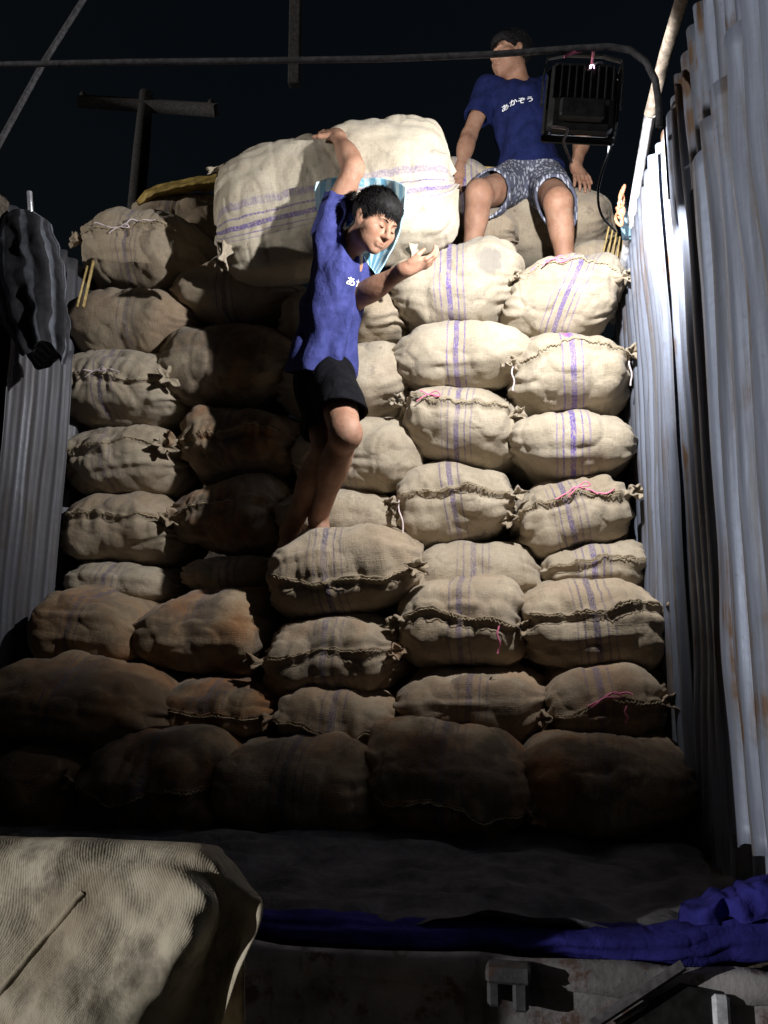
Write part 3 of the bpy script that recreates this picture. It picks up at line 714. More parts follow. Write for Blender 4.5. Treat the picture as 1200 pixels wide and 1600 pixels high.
mesh_obj('added_beam_flap', *box((hw + .013, hd * .4, -hh + .06), (hw + .018, .140, hh + .03), .001), M['housing'], fl, False)  # added flap that keeps the beam off the near right wall
br = [(-hw - .02, 0, -.02), (-hw - .022, 0, .06), (-hw - .015, 0, hh + .03), (-.05, 0, hh + .045), (.05, 0, hh + .045), (hw + .015, 0, hh + .03), (hw + .022, 0, .06), (hw + .02, 0, -.02)]
mesh_obj('bracket', *tube(br, .008, 6, .4), M['housing'], fl, False)
mesh_obj('hanger', *tube([P(918, 74, hy) - LC, P(917, 88, 2.11) - LC, P(918, 106, 2.09) - LC], .004, 6), M['pink'], fl)
mesh_obj('light_leak_bead', *tube([P(918, 99, 2.05) - LC, P(919, 103, 2.05) - LC], .007, 8), M['glow'], fl)  # glowing bead put where lamp light leaks out at the top
mesh_obj('tie_string', *tube(smooth_pts([P(905, 97, 2.07) - LC, P(915, 101, 2.05) - LC, P(926, 92, 2.05) - LC, P(933, 88, 2.07) - LC, P(931, 97, 2.07) - LC, P(920, 103, 2.05) - LC, P(912, 108, 2.05) - LC], 4), .003, 5), M['pale'], fl)
mesh_obj('tie_ribbon', *tube([P(873, 93, 2.02) - LC, P(887, 84, 2.02) - LC, P(902, 76, 2.025) - LC], .006, 6, .4), M['pink'], fl)
mesh_obj('tie_string', *tube(smooth_pts([P(868, 212, 2.05) - LC, P(890, 213, 2.04) - LC, P(893, 220, 2.04) - LC, P(889, 235, 2.04) - LC, P(897, 252, 2.05) - LC, P(906, 268, 2.05) - LC], 4), .004, 5), M['pale'], fl)
cb = smooth_pts([P(935, 180, 2.09), P(960, 150, 2.13), P(968, 200, 2.13), P(955, 260, 2.15), P(952, 300, 2.19), P(962, 330, 2.23), P(985, 345, 2.30)], 8)
mesh_obj('power_cable', *tube(cb - LC, .0035, 6), M['wire'], fl)
ll = bpy.data.lights.new('floodlight_beam', 'SPOT'); ll.energy = LAMP_W; ll.color = (.985, .98, .985)
ll.spot_size = math.radians(176); ll.spot_blend = .30; ll.shadow_soft_size = .014
lo = bpy.data.objects.new('floodlight_beam', ll); link(lo)
lo.location = LC + np.array([0, .065, 0]); lo.rotation_euler = Vector((-.06, 1, .13)).to_track_quat('-Z', 'Y').to_euler()

# ------------------------------------------------------------------ signed-distance bodies
class Field:
    def __init__(s, lo, hi, res):
        s.lo = np.asarray(lo, float); s.res = res; s.n = np.ceil((np.asarray(hi) - s.lo) / res).astype(int) + 1
        s.f = np.full(s.n, .06, np.float32)
    def sub(s, lo, hi):
        i0 = np.clip(np.floor((np.asarray(lo) - s.lo) / s.res).astype(int), 0, s.n - 1); i1 = np.clip(np.ceil((np.asarray(hi) - s.lo) / s.res).astype(int) + 1, 1, s.n)
        sl = tuple(slice(a, b) for a, b in zip(i0, i1))
        g = np.stack(np.meshgrid(*[s.lo[k] + np.arange(i0[k], i1[k]) * s.res for k in range(3)], indexing='ij'), -1)
        return sl, g
    def pts(s):
        return np.stack(np.meshgrid(*[s.lo[k] + np.arange(s.n[k]) * s.res for k in range(3)], indexing='ij'), -1)
    def put(s, sl, d, k, cut=False):
        f = s.f[sl]
        if cut:
            h = np.clip(.5 - .5 * (f + d) / k, 0, 1); s.f[sl] = f * (1 - h) - d * h + k * h * (1 - h)
        else:
            h = np.clip(.5 + .5 * (d - f) / k, 0, 1); s.f[sl] = d * (1 - h) + f * h - k * h * (1 - h)
    def cone(s, a, b, r1, r2, k=.02, cut=False):
        a = np.asarray(a, float); b = np.asarray(b, float); m = max(r1, r2) + .06
        sl, g = s.sub(np.minimum(a, b) - m, np.maximum(a, b) + m)
        if g.size == 0: return
        ba = b - a; h = np.clip(((g - a) @ ba) / (ba @ ba + 1e-12), 0, 1)
        s.put(sl, np.linalg.norm(g - a - h[..., None] * ba, axis=-1) - (r1 + (r2 - r1) * h), k, cut)
    def ell(s, c, r, R=None, k=.02, cut=False):
        c = np.asarray(c, float); r = np.asarray(r, float); m = r.max() + .06
        sl, g = s.sub(c - m, c + m)
        if g.size == 0: return
        q = (g - c) @ (np.eye(3) if R is None else R)
        k0 = np.linalg.norm(q / r, axis=-1); k1 = np.linalg.norm(q / r ** 2, axis=-1) + 1e-9
        s.put(sl, np.where(k0 < 1e-4, -r.min(), k0 * (k0 - 1) / k1), k, cut)
    def mesh(s):
        f = s.f; n = s.n; ins = f < 0
        nx, ny, nz = n - 1
        cnt = np.zeros((nx, ny, nz), np.int8)
        for a in (0, 1):
            for b in (0, 1):
                for c in (0, 1): cnt += ins[a:a + nx, b:b + ny, c:c + nz]
        act = (cnt > 0) & (cnt < 8); ids = np.full(act.shape, -1, np.int64); cells = np.argwhere(act); ids[act] = np.arange(len(cells))
        acc = np.zeros((len(cells), 3)); w = np.zeros(len(cells)); ci, cj, ck = cells.T
        cor = [(a, b, c) for a in (0, 1) for b in (0, 1) for c in (0, 1)]
        for p in cor:
            for ax in range(3):
                if p[ax]: continue
                q = list(p); q[ax] = 1
                f0 = f[ci + p[0], cj + p[1], ck + p[2]]; f1 = f[ci + q[0], cj + q[1], ck + q[2]]
                m = (f0 < 0) != (f1 < 0); t = np.where(m, f0 / np.where(m, f0 - f1, 1), 0)
                e = np.tile(np.array(p, float), (len(cells), 1)); e[:, ax] += t
                acc[m] += e[m]; w[m] += 1
        V = s.lo + (cells + acc / w[:, None]) * s.res
        Q = []
        for ax in range(3):
            a0 = ins; sl0 = [slice(None)] * 3; sl1 = [slice(None)] * 3; sl0[ax] = slice(0, -1); sl1[ax] = slice(1, None)
            ch = ins[tuple(sl0)] != ins[tuple(sl1)]; e = np.argwhere(ch)
            u, v = (ax + 1) % 3, (ax + 2) % 3
            e = e[(e[:, u] > 0) & (e[:, v] > 0) & (e[:, u] < n[u] - 1) & (e[:, v] < n[v] - 1)]
            def cid(du, dv):
                x = e.copy(); x[:, u] -= du; x[:, v] -= dv; return ids[x[:, 0], x[:, 1], x[:, 2]]
            q = np.stack([cid(1, 1), cid(0, 1), cid(0, 0), cid(1, 0)], 1)
            flip = ~ins[e[:, 0], e[:, 1], e[:, 2]]; q[flip] = q[flip][:, ::-1]
            Q.append(q)
        Q = np.concatenate(Q); Q = Q[(Q >= 0).all(1)]
        # a little relaxation takes the grid out of the surface
        E_ = np.concatenate([Q[:, [0, 1]], Q[:, [1, 2]], Q[:, [2, 3]], Q[:, [3, 0]]])
        for lam in (.45, -.30):
            S = np.zeros_like(V); D = np.zeros(len(V)); np.add.at(S, E_[:, 0], V[E_[:, 1]]); np.add.at(S, E_[:, 1], V[E_[:, 0]])
            np.add.at(D, E_[:, 0], 1); np.add.at(D, E_[:, 1], 1); V = V + lam * (S / np.maximum(D, 1)[:, None] - V)
        return V, Q

def frame(fwd, up):
    f = unit(fwd); r = unit(np.cross(f, up)); u = np.cross(r, f); return np.stack([r, f, u], 1)     # columns right, forward, up

def add_head(fd, c, R, s=1.0):
    L = lambda x, y, z: c + R @ (np.array([x, y, z]) * s)
    E = lambda p, r, k=.02, cut=False: fd.ell(L(*p), np.array(r) * s, R, k, cut)
    E((0, -.014, .030), (.073, .090, .078)); E((0, .018, -.040), (.057, .066, .066), .03)
    E((0, .060, -.094), (.024, .020, .018), .03)
    for x in (-1, 1):
        E((x * .044, .048, -.022), (.024, .026, .020), .025); E((x * .042, .008, -.070), (.018, .034, .022), .03)
        E((x * .040, .034, -.045), (.022, .034, .032), .04)
    E((0, .074, .020), (.048, .014, .010), .02)
    for x in (-1, 1):
        E((x * .031, .097, -.002), (.018, .014, .010), .014, True)
        E((x * .031, .070, -.003), (.0155, .0155, .014), .004)
        E((x * .075, -.006, -.012), (.009, .019, .030), .008); E((x * .083, -.010, .004), (.006, .015, .018), .006)
        E((x * .086, .000, -.010), (.005, .008, .014), .005, True)
        E((x * .012, .090, -.036), (.0085, .011, .008), .008)
    fd.cone(L(0, .080, .012), L(0, .106, -.030), .007 * s, .0115 * s, .012)
    E((0, .082, -.060), (.024, .012, .010), .012)
    fd.cone(L(-.018, .084, -.0585), L(.018, .084, -.0585), .0055 * s, .0055 * s, .006); fd.cone(L(-.015, .083, -.071), L(.015, .083, -.071), .0065 * s, .0065 * s, .006)
    fd.cone(L(-.022, .092, -.065), L(.022, .092, -.065), .0022 * s, .0022 * s, .004, True)

def add_hand(fd, w, fwd, back, side, curl, spread=.06, thumb=.7, s=1.0):
    """w wrist, fwd along the palm, back out of the hand's back, side +1: thumb at +x (x = fwd x back)"""
    y = unit(fwd); z = unit(np.asarray(back) - y * (np.asarray(back) @ y)); x = np.cross(y, z); R = np.stack([x, y, z], 1)
    L = lambda a, b, c: w + R @ (np.array([a, b, c]) * s)
    fd.ell(L(0, .048, 0), np.array([.039, .052, .014]) * s, R, .012); fd.ell(L(side * .022, .034, -.008), np.array([.018, .032, .013]) * s, R, .012)
    fd.cone(L(0, -.02, 0), L(0, .03, 0), .024 * s, .026 * s, .02)
    for i, ln in enumerate((.070, .080, .075, .058)):
        bx = side * (.029 - .0195 * i); a = (1.5 - i) * spread * side
        p = np.array([bx, .090 - .006 * abs(i - 1.2), 0]); ang = 0
        for j, (fr, r0, r1) in enumerate(((.46, .0096, .0088), (.30, .0088, .0080), (.24, .0080, .0066))):
            ang += curl[j] * (1 + .08 * (i - 1))
            q = p + ln * fr * 1.12 * np.array([math.sin(a) * math.cos(ang), math.cos(a) * math.cos(ang), -math.sin(ang)])
            fd.cone(L(*p), L(*q), r0 * s, r1 * s, .004); p = q
    p = np.array([side * .030, .020, -.006]); d1 = unit((side * thumb, .75, -.25)); d2 = unit((side * thumb * .45, .9, -.35))
    q = p + d1 * .042; fd.cone(L(*p), L(*q), .014 * s, .0110 * s, .010); fd.cone(L(*q), L(*(q + d2 * .032)), .0108 * s, .0085 * s, .004)

def add_limb(fd, a, b, c, r, bulge=None, k=.02):
    """a-b-c joints with radii r = (a, b, b', c)"""
    fd.cone(a, b, r[0], r[1], k); fd.cone(b, c, r[2], r[3], k)
    if bulge is not None:
        ax = unit(np.asarray(c) - b); m = b + (np.asarray(c) - b) * .32 + np.asarray(bulge[0]) * bulge[1]
        R = frame(ax, bulge[0]); fd.ell(m, (bulge[2], bulge[3], bulge[2]), R, .03)

def smin(a, b, k):
    h = np.clip(.5 + .5 * (a - b) / k, 0, 1); return a * (1 - h) + b * h - k * h * (1 - h)

def cloth_shell(fd, noise_amp, nscale, seed, thick=.010, cuts=(), shift=None):
    m = np.abs(fd.f) < .035; idx = np.argwhere(m); g = fd.lo + idx * fd.res; f = fd.f[m].astype(float)
    f = f + noise_amp * fbm(g * np.asarray(nscale) + seed, seed, 2)
    if shift is not None: f = f + shift(g)
    inner = f + thick
    for (p, n) in cuts: f = np.maximum(f, (g - np.asarray(p)) @ unit(n))
    out = np.abs(fd.f); out[m] = np.maximum(f, -inner); fd.f = out.astype(np.float32)

def add_sleeve(fd, a, b, r0, r1, frac):
    """loose sleeve along a-b, cut square at frac, blended into the torso"""
    a = np.asarray(a); b = np.asarray(b); e = a + (b - a) * frac; c = a + (b - a) * (frac + .3); m = max(r0, r1) + .07
    sl, g = fd.sub(np.minimum(a, c) - m, np.maximum(a, c) + m)
    ba = c - a; h = np.clip(((g - a) @ ba) / (ba @ ba), 0, 1); d = np.linalg.norm(g - a - h[..., None] * ba, axis=-1) - (r0 + (r1 - r0) * h)
    d = np.maximum(d, (g - e) @ unit(b - a)); fd.f[sl] = smin(d, fd.f[sl], .04)
    return e

def hair_strands(c, R, s, seed, n, keep, ln=.020, sweep=(0, .3, -.2)):
    rs = np.random.RandomState(seed); V = []; Fc = []
    while len(V) < n * 4:
        d = unit(rs.randn(3))
        if not keep(d) or (d[1] < -.1 and d[2] < -.05): continue
        base = np.array([0, -.018, .034]) + d * np.array([.085, .102, .093]) * rs.uniform(.97, 1.03)
        sw = np.array(sweep); t = unit(unit(sw - d * (sw @ d)) + d * .16 + rs.randn(3) * .13); L_ = ln * rs.uniform(.6, 1.4)
        u = unit(np.cross(t, rs.randn(3))) * .0016
        w = np.cross(unit(t), u)
        o = len(V)
        for q in (base + u, base - u * .5 + w * .8, base - u * .5 - w * .8, base + t * L_): V.append(c + R @ (q * s))
        Fc += [[o, o + 1, o + 3], [o + 1, o + 2, o + 3], [o + 2, o, o + 3]]
    return np.array(V), Fc

def finish_person(root, fd, mat): 
    V, Q = fd.mesh(); return mesh_obj('body', V, Q, mat, root, True, world=True)

def add_hair(root, c, R, s, seed, hairline, sweep, n=900, ln=.022):
    m = .14 * s; fd = Field(c - m, c + m, .0035)
    fd.ell(c + R @ (np.array([0, -.018, .034]) * s), np.array([.086, .103, .094]) * s, R, .01)
    fd.ell(c + R @ (np.array([0, .050, .072]) * s), np.array([.060, .036, .028]) * s, R, .03)
    g = fd.pts(); q = ((g - c) @ R) / s
    fd.f = (fd.f + .003 * fbm(q * np.array([120, 30, 45]), seed, 2)).astype(np.float32)
    fd.f = np.maximum(fd.f, (hairline(q) + .007 * fbm(q * np.array([60, 30, 30]), seed + 2, 2)).astype(np.float32) * s).astype(np.float32)
    V, Q = fd.mesh(); h = mesh_obj('hair', V, Q, M['hair'], root, True, world=True)
    V2, F2 = hair_strands(c, R, s, seed, n, lambda d: hairline((np.array([0, -.014, .03]) + d * np.array([.08, .098, .088]))[None])[0] < .010 + .004 * math.sin(d[0] * 40), ln, sweep)
    st = mesh_obj('hair_strands', V2 - np.array(root.location), F2, M['hair'], h, False); st['kind'] = 'stuff'
    return h

def add_face_bits(root, c, R, s):
    L = lambda x, y, z: c + R @ (np.array([x, y, z]) * s)
    for x in (-1, 1):
        mesh_obj('eye', *tube([L(x * .019, .0835, -.006), L(x * .026, .0865, -.0075), L(x * .034, .0860, -.0075), L(x * .043, .0800, -.005)], [.0006, .0014, .0014, .0006], 6), M['eye'], root, world=True)
        mesh_obj('eyebrow', *tube([L(x * .014, .0895, .017), L(x * .026, .0890, .0215), L(x * .038, .0835, .0215), L(x * .048, .0735, .016)], [.0018, .0028, .0024, .001], 6, .5), M['hair'], root, world=True)
    mesh_obj('mouth', *tube([L(-.020, .0850, -.0645), L(-.008, .0905, -.0645), L(.008, .0905, -.0645), L(.020, .0850, -.0645)], [.0006, .0016, .0016, .0006], 6, .7), M['lip'], root, world=True)

def put_text(root, shirt, text, centre, R, width, rot, mat, skip=0.0):
    cu = bpy.data.curves.new('chest_print', 'FONT'); cu.body = text; cu.align_x = 'CENTER'; cu.align_y = 'CENTER'; cu.size = .05; cu.resolution_u = 3; cu.offset = .0009
    to = bpy.data.objects.new('chest_print_source', cu); scene.collection.objects.link(to)
    bpy.context.view_layer.update(); dg = bpy.context.evaluated_depsgraph_get()
    me = bpy.data.meshes.new_from_object(to.evaluated_get(dg)); bpy.data.objects.remove(to)
    v = np.array([tuple(p.co) for p in me.vertices]); fs = [list(p.vertices) for p in me.polygons]; bpy.data.meshes.remove(me)
    if len(v) == 0: return
    v[:, :2] -= (v[:, :2].min(0) + v[:, :2].max(0)) / 2; v[:, :2] *= width / (v[:, 0].max() - v[:, 0].min())
    cr, sr = math.cos(rot), math.sin(rot); xy = v[:, :2] @ np.array([[cr, sr], [-sr, cr]])
    sm = shirt.data; off = np.array(shirt.matrix_basis.translation) + np.array(root.location)
    bvh = BVHTree.FromPolygons([tuple(np.array(p.co) + off) for p in sm.vertices], [tuple(p.vertices) for p in sm.polygons])
    out = []
    for a, b in xy:
        o_ = centre - R[:, 0] * a + R[:, 2] * b + R[:, 1] * .35
        hit = bvh.ray_cast(Vector(o_), Vector(-R[:, 1]), 1.0)
        out.append(np.array(hit[0]) + R[:, 1] * .003 if hit[0] is not None else o_ - R[:, 1] * .35)
    mesh_obj('chest_print', np.array(out), fs, mat, root, False, world=True)

# ------------------------------------------------------------------ the standing man
def standing_man():
    pel = P(502, 590, 2.920); nb = P(540, 386, 2.815); root = empty('person', tuple(P(492, 822, 2.990)))
    tag(root, 'man in blue shirt and black shorts climbing barefoot with the huge sack on his back', 'person')
    hc = P(586, 346, 2.715); hR = frame(np.array([.66, -.40, -.60]), np.array([.55, -.35, .75]))
    rs_, re, rw_ = P(514, 362, 2.775), P(552, 264, 2.745), P(528, 213, 2.830)        # raised near arm
    ls_, le, lw_ = P(540, 402, 2.930), P(556, 466, 2.850), P(636, 420, 2.690)          # far arm
    rh, rk, ra_ = P(520, 590, 2.860), P(540, 678, 2.630), P(497, 812, 2.960)
    lh, lk, la_ = P(497, 592, 3.000), P(512, 700, 2.800), P(452, 832, 3.040)
    fwd = np.array([.96, -.26, 0.0]); up = unit(nb - pel); TR = frame(fwd - up * (fwd @ up), up); T = lambda a, b, c: TR @ np.array([a, b, c])
    lo = np.array([-1.08, 2.28, 1.95]); hi = np.array([-.10, 3.22, 3.78])
    fd = Field(lo, hi, .0045)
    chest = nb - up * .17
    fd.ell(chest, (.120, .082, .17), TR, .03); fd.ell(pel, (.115, .085, .11), TR, .05); fd.cone(chest - up * .05, pel, .085, .09, .06)
    fd.cone(rs_, chest + up * .08, .055, .07, .05); fd.cone(ls_, chest + up * .08, .055, .07, .05)
    fd.cone(nb - up * .02, hc + hR @ np.array([0, -.02, -.05]), .052, .050, .03)
    add_head(fd, hc, hR, .95)
    bul = unit(np.array([0.3, -.6, 0]))
    add_limb(fd, rs_, re, rw_, (.047, .039, .040, .0265), (unit((.7, -.3, .3)), .006, .040, .085)); add_limb(fd, ls_, le, lw_, (.045, .038, .041, .027), (unit((0, -.3, -.8)), .006, .040, .085))
    fd.ell(rs_ + (re - rs_) * .45, (.043, .10, .043), frame(re - rs_, (0, 0, 1.)), .03)
    add_limb(fd, rh, rk, ra_, (.080, .053, .048, .034), (unit(np.array([-.55, .75, .2])), .016, .052, .12)); add_limb(fd, lh, lk, la_, (.085, .057, .052, .036), (unit(np.array([-.6, .7, .2])), .016, .050, .12))
    fd.ell(rk + np.array([.006, -.018, .0]), (.037, .028, .046), None, .05)
    for a, d in ((ra_, unit((.6, -.45, -.15))), (la_, unit((.55, -.5, -.15)))):
        fd.cone(a, a + d * .03 + np.array([0, 0, -.05]), .036, .034, .02); fd.cone(a + np.array([0, 0, -.055]) - d * .03, a + d * .13 + np.array([0, 0, -.065]), .030, .022, .02)
        sdx = unit(np.cross(d, (0, 0, 1)))
        for i in range(5):
            p = a + d * .125 + sdx * (-.032 + .016 * i) + np.array([0, 0, -.070]); fd.cone(p, p + d * (.045 - .006 * abs(i - 1)), .011 - .001 * i * .5, .009 - .0005 * i, .006)
    add_hand(fd, rw_, P(494, 194, 2.94) - rw_, np.array([.0, -.35, .93]), -1, (.5, .8, .6), .05, 1.3, .92)
    add_hand(fd, lw_, P(674, 409, 2.70) - lw_, np.array([.15, -.15, -1.0]), -1, (.40, .55, .45), .0, .35, .86)
    body = finish_person(root, fd, M['skin']); body['label'] = 'bare brown skin of head, arms and legs'
    add_hair(root, hc, hR, .95, 5, lambda q: np.maximum(np.maximum(-.036 - q[..., 2] + .0 * q[..., 1], .046 - q[..., 2] + np.clip((q[..., 1] - .055) * 1.0, -1, .0) * 1.1 + np.clip(.0 - q[..., 1], 0, 1) * .0), -(q[..., 2] + .03) * .0 - 1),
             (.25, .9, -.35), 3200, .025)
    add_face_bits(root, hc, hR, .95)
    # T-shirt
    fs = Field(lo, hi - np.array([0, 0, .12]), .0048)
    fs.ell(chest, (.136, .100, .175), TR, .03); fs.ell(chest - up * .12 + T(0, -.008, 0), (.128, .094, .17), TR, .05)
    fs.cone(chest - up * .10, pel - up * .05, .100, .124, .05); fs.ell(pel + up * .02, (.146, .118, .15), TR, .05)
    se = rs_ + (re - rs_) * .52; le2 = ls_ + (le - ls_) * .80
    fs.cone(rs_, chest + up * .06, .068, .08, .05); fs.cone(ls_, chest + up * .06, .066, .08, .05)
    fs.cone(nb - up * .05, nb - up * .02, .068, .060, .03)
    add_sleeve(fs, rs_, re, .064, .066, .52); add_sleeve(fs, ls_, le, .060, .066, .80)
    def folds(g):
        ql = (g - pel) @ TR; along = ql[..., 2]; ang = np.arctan2(ql[..., 0], ql[..., 1]); low = np.clip(1 - (along - .0) / .42, 0.2, 1)
        return 0.012 * low * np.sin(ang * 7 + along * 5 + 2.0 * vn(np.stack([ang * 1.5, along * 5, 0 * ang], -1), 3)) + .009 * vn(np.stack([ang * 2.2 + along * 9, along * 13 - ang * 3, 0 * ang + 3], -1), 8)
    hem_n = -up + T(0, .10, 0)
    cloth_shell(fs, .004, (11, 11, 8), 4, .014, [(pel + up * .005, hem_n)], folds)
    # open the neck and the sleeve ends
    fs.ell(nb + up * .045 + T(0, .02, 0), (.078, .078, .05), TR, .008, True)
    fs.cone(se - (re - rs_) * .10, re, .052, .052, .004, True); fs.cone(le2 - (le - ls_) * .10, le, .050, .050, .004, True)
    V, Q = fs.mesh(); shirt = mesh_obj('t_shirt', V, Q, M['shirt'], root, True, world=True)
    # shorts
    fh = Field(lo, np.array([hi[0], hi[1], pel[2] + .16]), .0048)
    fh.ell(pel, (.122, .094, .13), TR, .03)
    rk2 = rh + (rk - rh) * .66; lk2 = lh + (lk - lh) * .95
    fh.cone(rh, rh + (rk - rh) * 1.1, .092, .092, .03); fh.cone(lh, lh + (lk - lh) * 1.2, .092, .094, .03)
    cloth_shell(fh, .009, (10, 10, 9), 12, .013, [(pel + up * .09, up), (rk2, np.array([.05, -.25, -1.0]))])
    V, Q = fh.mesh(); mesh_obj('shorts', V, Q, M['black'], root, True, world=True)
    put_text(root, shirt, 'あかぞう', chest + up * .03 + T(-.005, 0, 0), frame(TR[:, 1] * .97 + TR[:, 0] * .2, up), .13, 0, M['white'])
    return root, hc, hR
man, man_hc, man_hR = standing_man()

# ------------------------------------------------------------------ the seated man
def seated_man():
    pel = P(828, 285, 3.66); nb = P(812, 132, 3.66); root = empty('person', tuple(P(830, 330, 3.62)))
    tag(root, 'man in navy printed shirt and leaf-print shorts sitting on top of the load, looking sideways', 'person')
    hc = P(797, 88, 3.62); hR = frame(np.array([-.86, -.50, -.10]), np.array([0, 0, 1.0]))
    rs_, re, rw_ = P(762, 142, 3.66), P(733, 212, 3.62), P(718, 268, 3.52)
    ls_, le, lw_ = P(864, 136, 3.70), P(912, 205, 3.74), P(900, 262, 3.62)
    rh, rk, ra_ = P(805, 288, 3.62), P(748, 305, 3.28), P(737, 392, 3.36)
    lh, lk, la_ = P(853, 288, 3.62), P(872, 318, 3.26), P(884, 412, 3.33)
    up = unit(nb - pel); fwd = np.array([-.10, -1, 0.0]); TR = frame(fwd - up * (fwd @ up), up); T = lambda a, b, c: TR @ np.array([a, b, c])
    lo = np.minimum.reduce([hc, ra_, la_, rw_, pel, lw_]) - .20; hi = np.maximum.reduce([hc, lw_, ls_, le, pel]) + .20
    lo[2] = min(ra_[2], la_[2]) - .16
    fd = Field(lo, hi, .0048); chest = nb - up * .17
    fd.ell(chest, (.140, .095, .17), TR, .03); fd.ell(pel, (.135, .10, .10), TR, .05); fd.cone(chest - up * .05, pel, .10, .10, .06)
    fd.cone(rs_, chest + up * .08, .05, .07, .05); fd.cone(ls_, chest + up * .08, .05, .07, .05)
    fd.cone(nb - up * .03, hc + hR @ np.array([0, -.02, -.05]), .053, .050, .03)
    add_head(fd, hc, hR, .98)
    add_limb(fd, rs_, re, rw_, (.046, .037, .038, .026), (unit((-.5, -.5, 0)), .004, .038, .08)); add_limb(fd, ls_, le, lw_, (.046, .037, .038, .026), (unit((.5, -.5, 0)), .004, .038, .08))
    add_limb(fd, rh, rk, ra_, (.085, .060, .054, .040), (unit((0, .9, .2)), .012, .050, .10)); add_limb(fd, lh, lk, la_, (.085, .060, .054, .040), (unit((0, .9, .2)), .012, .050, .10))
    for k_ in (rk, lk): fd.ell(k_ + np.array([0, -.016, .004]), (.036, .028, .044), None, .05)
    for a in (ra_, la_):
        d = unit((0.05, -1, -.2)); b0_ = a + np.array([0, 0, -.05])
        fd.cone(a, b0_, .038, .036, .02); fd.cone(b0_, b0_ + d * .12 + np.array([0, 0, -.02]), .032, .022, .02)
        for i in range(5):
            p = b0_ + d * .11 + np.array([-.032 + .016 * i, 0, -.022]); fd.cone(p, p + d * .035, .010, .008, .006)
    add_hand(fd, rw_, P(704, 302, 3.44) - rw_, np.array([-.15, -.9, .6]), 1, (.25, .35, .3), .09, .7)
    add_hand(fd, lw_, P(921, 304, 3.50) - lw_, np.array([.3, -.75, .65]), -1, (.15, .25, .2), .07, .7)
    body = finish_person(root, fd, M['skin']); body['label'] = 'bare tan skin of head, arms and legs'
    add_hair(root, hc, hR, .98, 9, lambda q: np.maximum(-.036 - q[..., 2], .046 - q[..., 2] + np.clip((q[..., 1] - .055), -1, 0) * 1.1), (.1, .9, .1), 1600, .026)
    add_face_bits(root, hc, hR, .98)
    fs = Field(lo, hi, .0050)
    fs.ell(chest, (.160, .115, .175), TR, .03); fs.cone(chest - up * .08, pel - up * .02, .130, .135, .05); fs.ell(pel + up * .04, (.158, .122, .12), TR, .05)
    fs.cone(rs_, chest + up * .06, .064, .08, .05); fs.cone(ls_, chest + up * .06, .064, .08, .05); fs.cone(nb - up * .05, nb - up * .02, .068, .060, .03)
    for (a, b) in ((rs_, re), (ls_, le)): add_sleeve(fs, a, b, .062, .066, .62)
    def folds(g):
        ql = (g - pel) @ TR; ang = np.arctan2(ql[..., 0], ql[..., 1]); al = ql[..., 2]
        return .007 * vn(np.stack([ang * 3 + al * 6, al * 16, 0 * al], -1), 4) + .007 * np.clip(1 - al / .3, 0, 1) * np.sin(al * 60 + ang * 3)
    cloth_shell(fs, .003, (12, 12, 12), 5, .014, [(pel + up * .035, -up)], folds)
    fs.ell(nb + up * .030 + T(0, .03, 0), (.074, .074, .05), TR, .008, True)
    for (a, b) in ((rs_, re), (ls_, le)): fs.cone(a + (b - a) * .55, b, .050, .050, .004, True)
    V, Q = fs.mesh(); shirt = mesh_obj('t_shirt', V, Q, M['shirt2'], root, True, world=True)
    fh = Field(lo, np.array([hi[0], hi[1], pel[2] + .14]), .0050)
    fh.ell(pel, (.160, .130, .115), TR, .03)
    for (a, b) in ((rh, rk), (lh, lk)): fh.cone(a, a + (b - a) * 1.15, .108, .080, .03); fh.cone(a + (b - a) * .70 + np.array([.01, 0, -.04]), a + (b - a) * 1.1 + np.array([.012, 0, -.058]), .080, .068, .03)
    cloth_shell(fh, .010, (9, 9, 9), 15, .012, [(pel + up * .075, up), (rk + (rh - rk) * .22, np.array([-.12, -1, .10]))])
    V, Q = fh.mesh(); mesh_obj('shorts', V, Q, M['leaf'], root, True, world=True)
    put_text(root, shirt, 'あかぞう', P(808, 161, 3.55), frame(np.array([-.05, -1, 0]), np.array([0, 0, 1.0])), .150, math.radians(6), M['white'])
    return root
seated_man()

# ------------------------------------------------------------------ plastic sheet between the man and the sack
def patch(outline_rows, n_u, thick=.003, wob=.006, seed=0, side=np.array([0, 1.0, 0])):
    """cloth patch through rows of control points (each row a polyline), closed with a back face"""
    rows = [smooth_pts(r, 8) for r in outline_rows]
    k = n_u; res = []
    for r in rows:
        d = np.concatenate([[0], np.cumsum(np.linalg.norm(np.diff(r, axis=0), axis=1))]); t = np.linspace(0, d[-1], k)
        res.append(np.stack([np.interp(t, d, r[:, j]) for j in range(3)], -1))
    res = np.array(res); cols = np.array([smooth_pts(res[:, i], 8) for i in range(k)]).transpose(1, 0, 2)
    A = cols.reshape(-1, 3); A = A + side * (wob * fbm(A * 22, seed, 3))[:, None]
    nv, nu = cols.shape[:2]; B = A + side * thick
    f = grid_faces(nv, nu); n = len(A); fc = [list(q) for q in f] + [[q[3] + n, q[2] + n, q[1] + n, q[0] + n] for q in f]
    for i in range(nv - 1):
        for j in (0, nu - 1): a, b = i * nu + j, (i + 1) * nu + j; fc.append([a, b, b + n, a + n])
    for j in range(nu - 1):
        for i in (0, nv - 1): a, b = i * nu + j, i * nu + j + 1; fc.append([a, b, b + n, a + n])
    V = np.concatenate([A, B]); uu = np.tile(np.linspace(0, 1, nu), nv); vv = np.repeat(np.linspace(0, 1, nv), nu)
    L1 = np.linalg.norm(res[0, -1] - res[0, 0]) + .2; L2 = np.linalg.norm(res[-1, 0] - res[0, 0]) + .1
    cl = np.stack([np.tile(uu * L1, 2), np.tile(vv * L2, 2), np.zeros(2 * n)], -1)
    return V, fc, cl
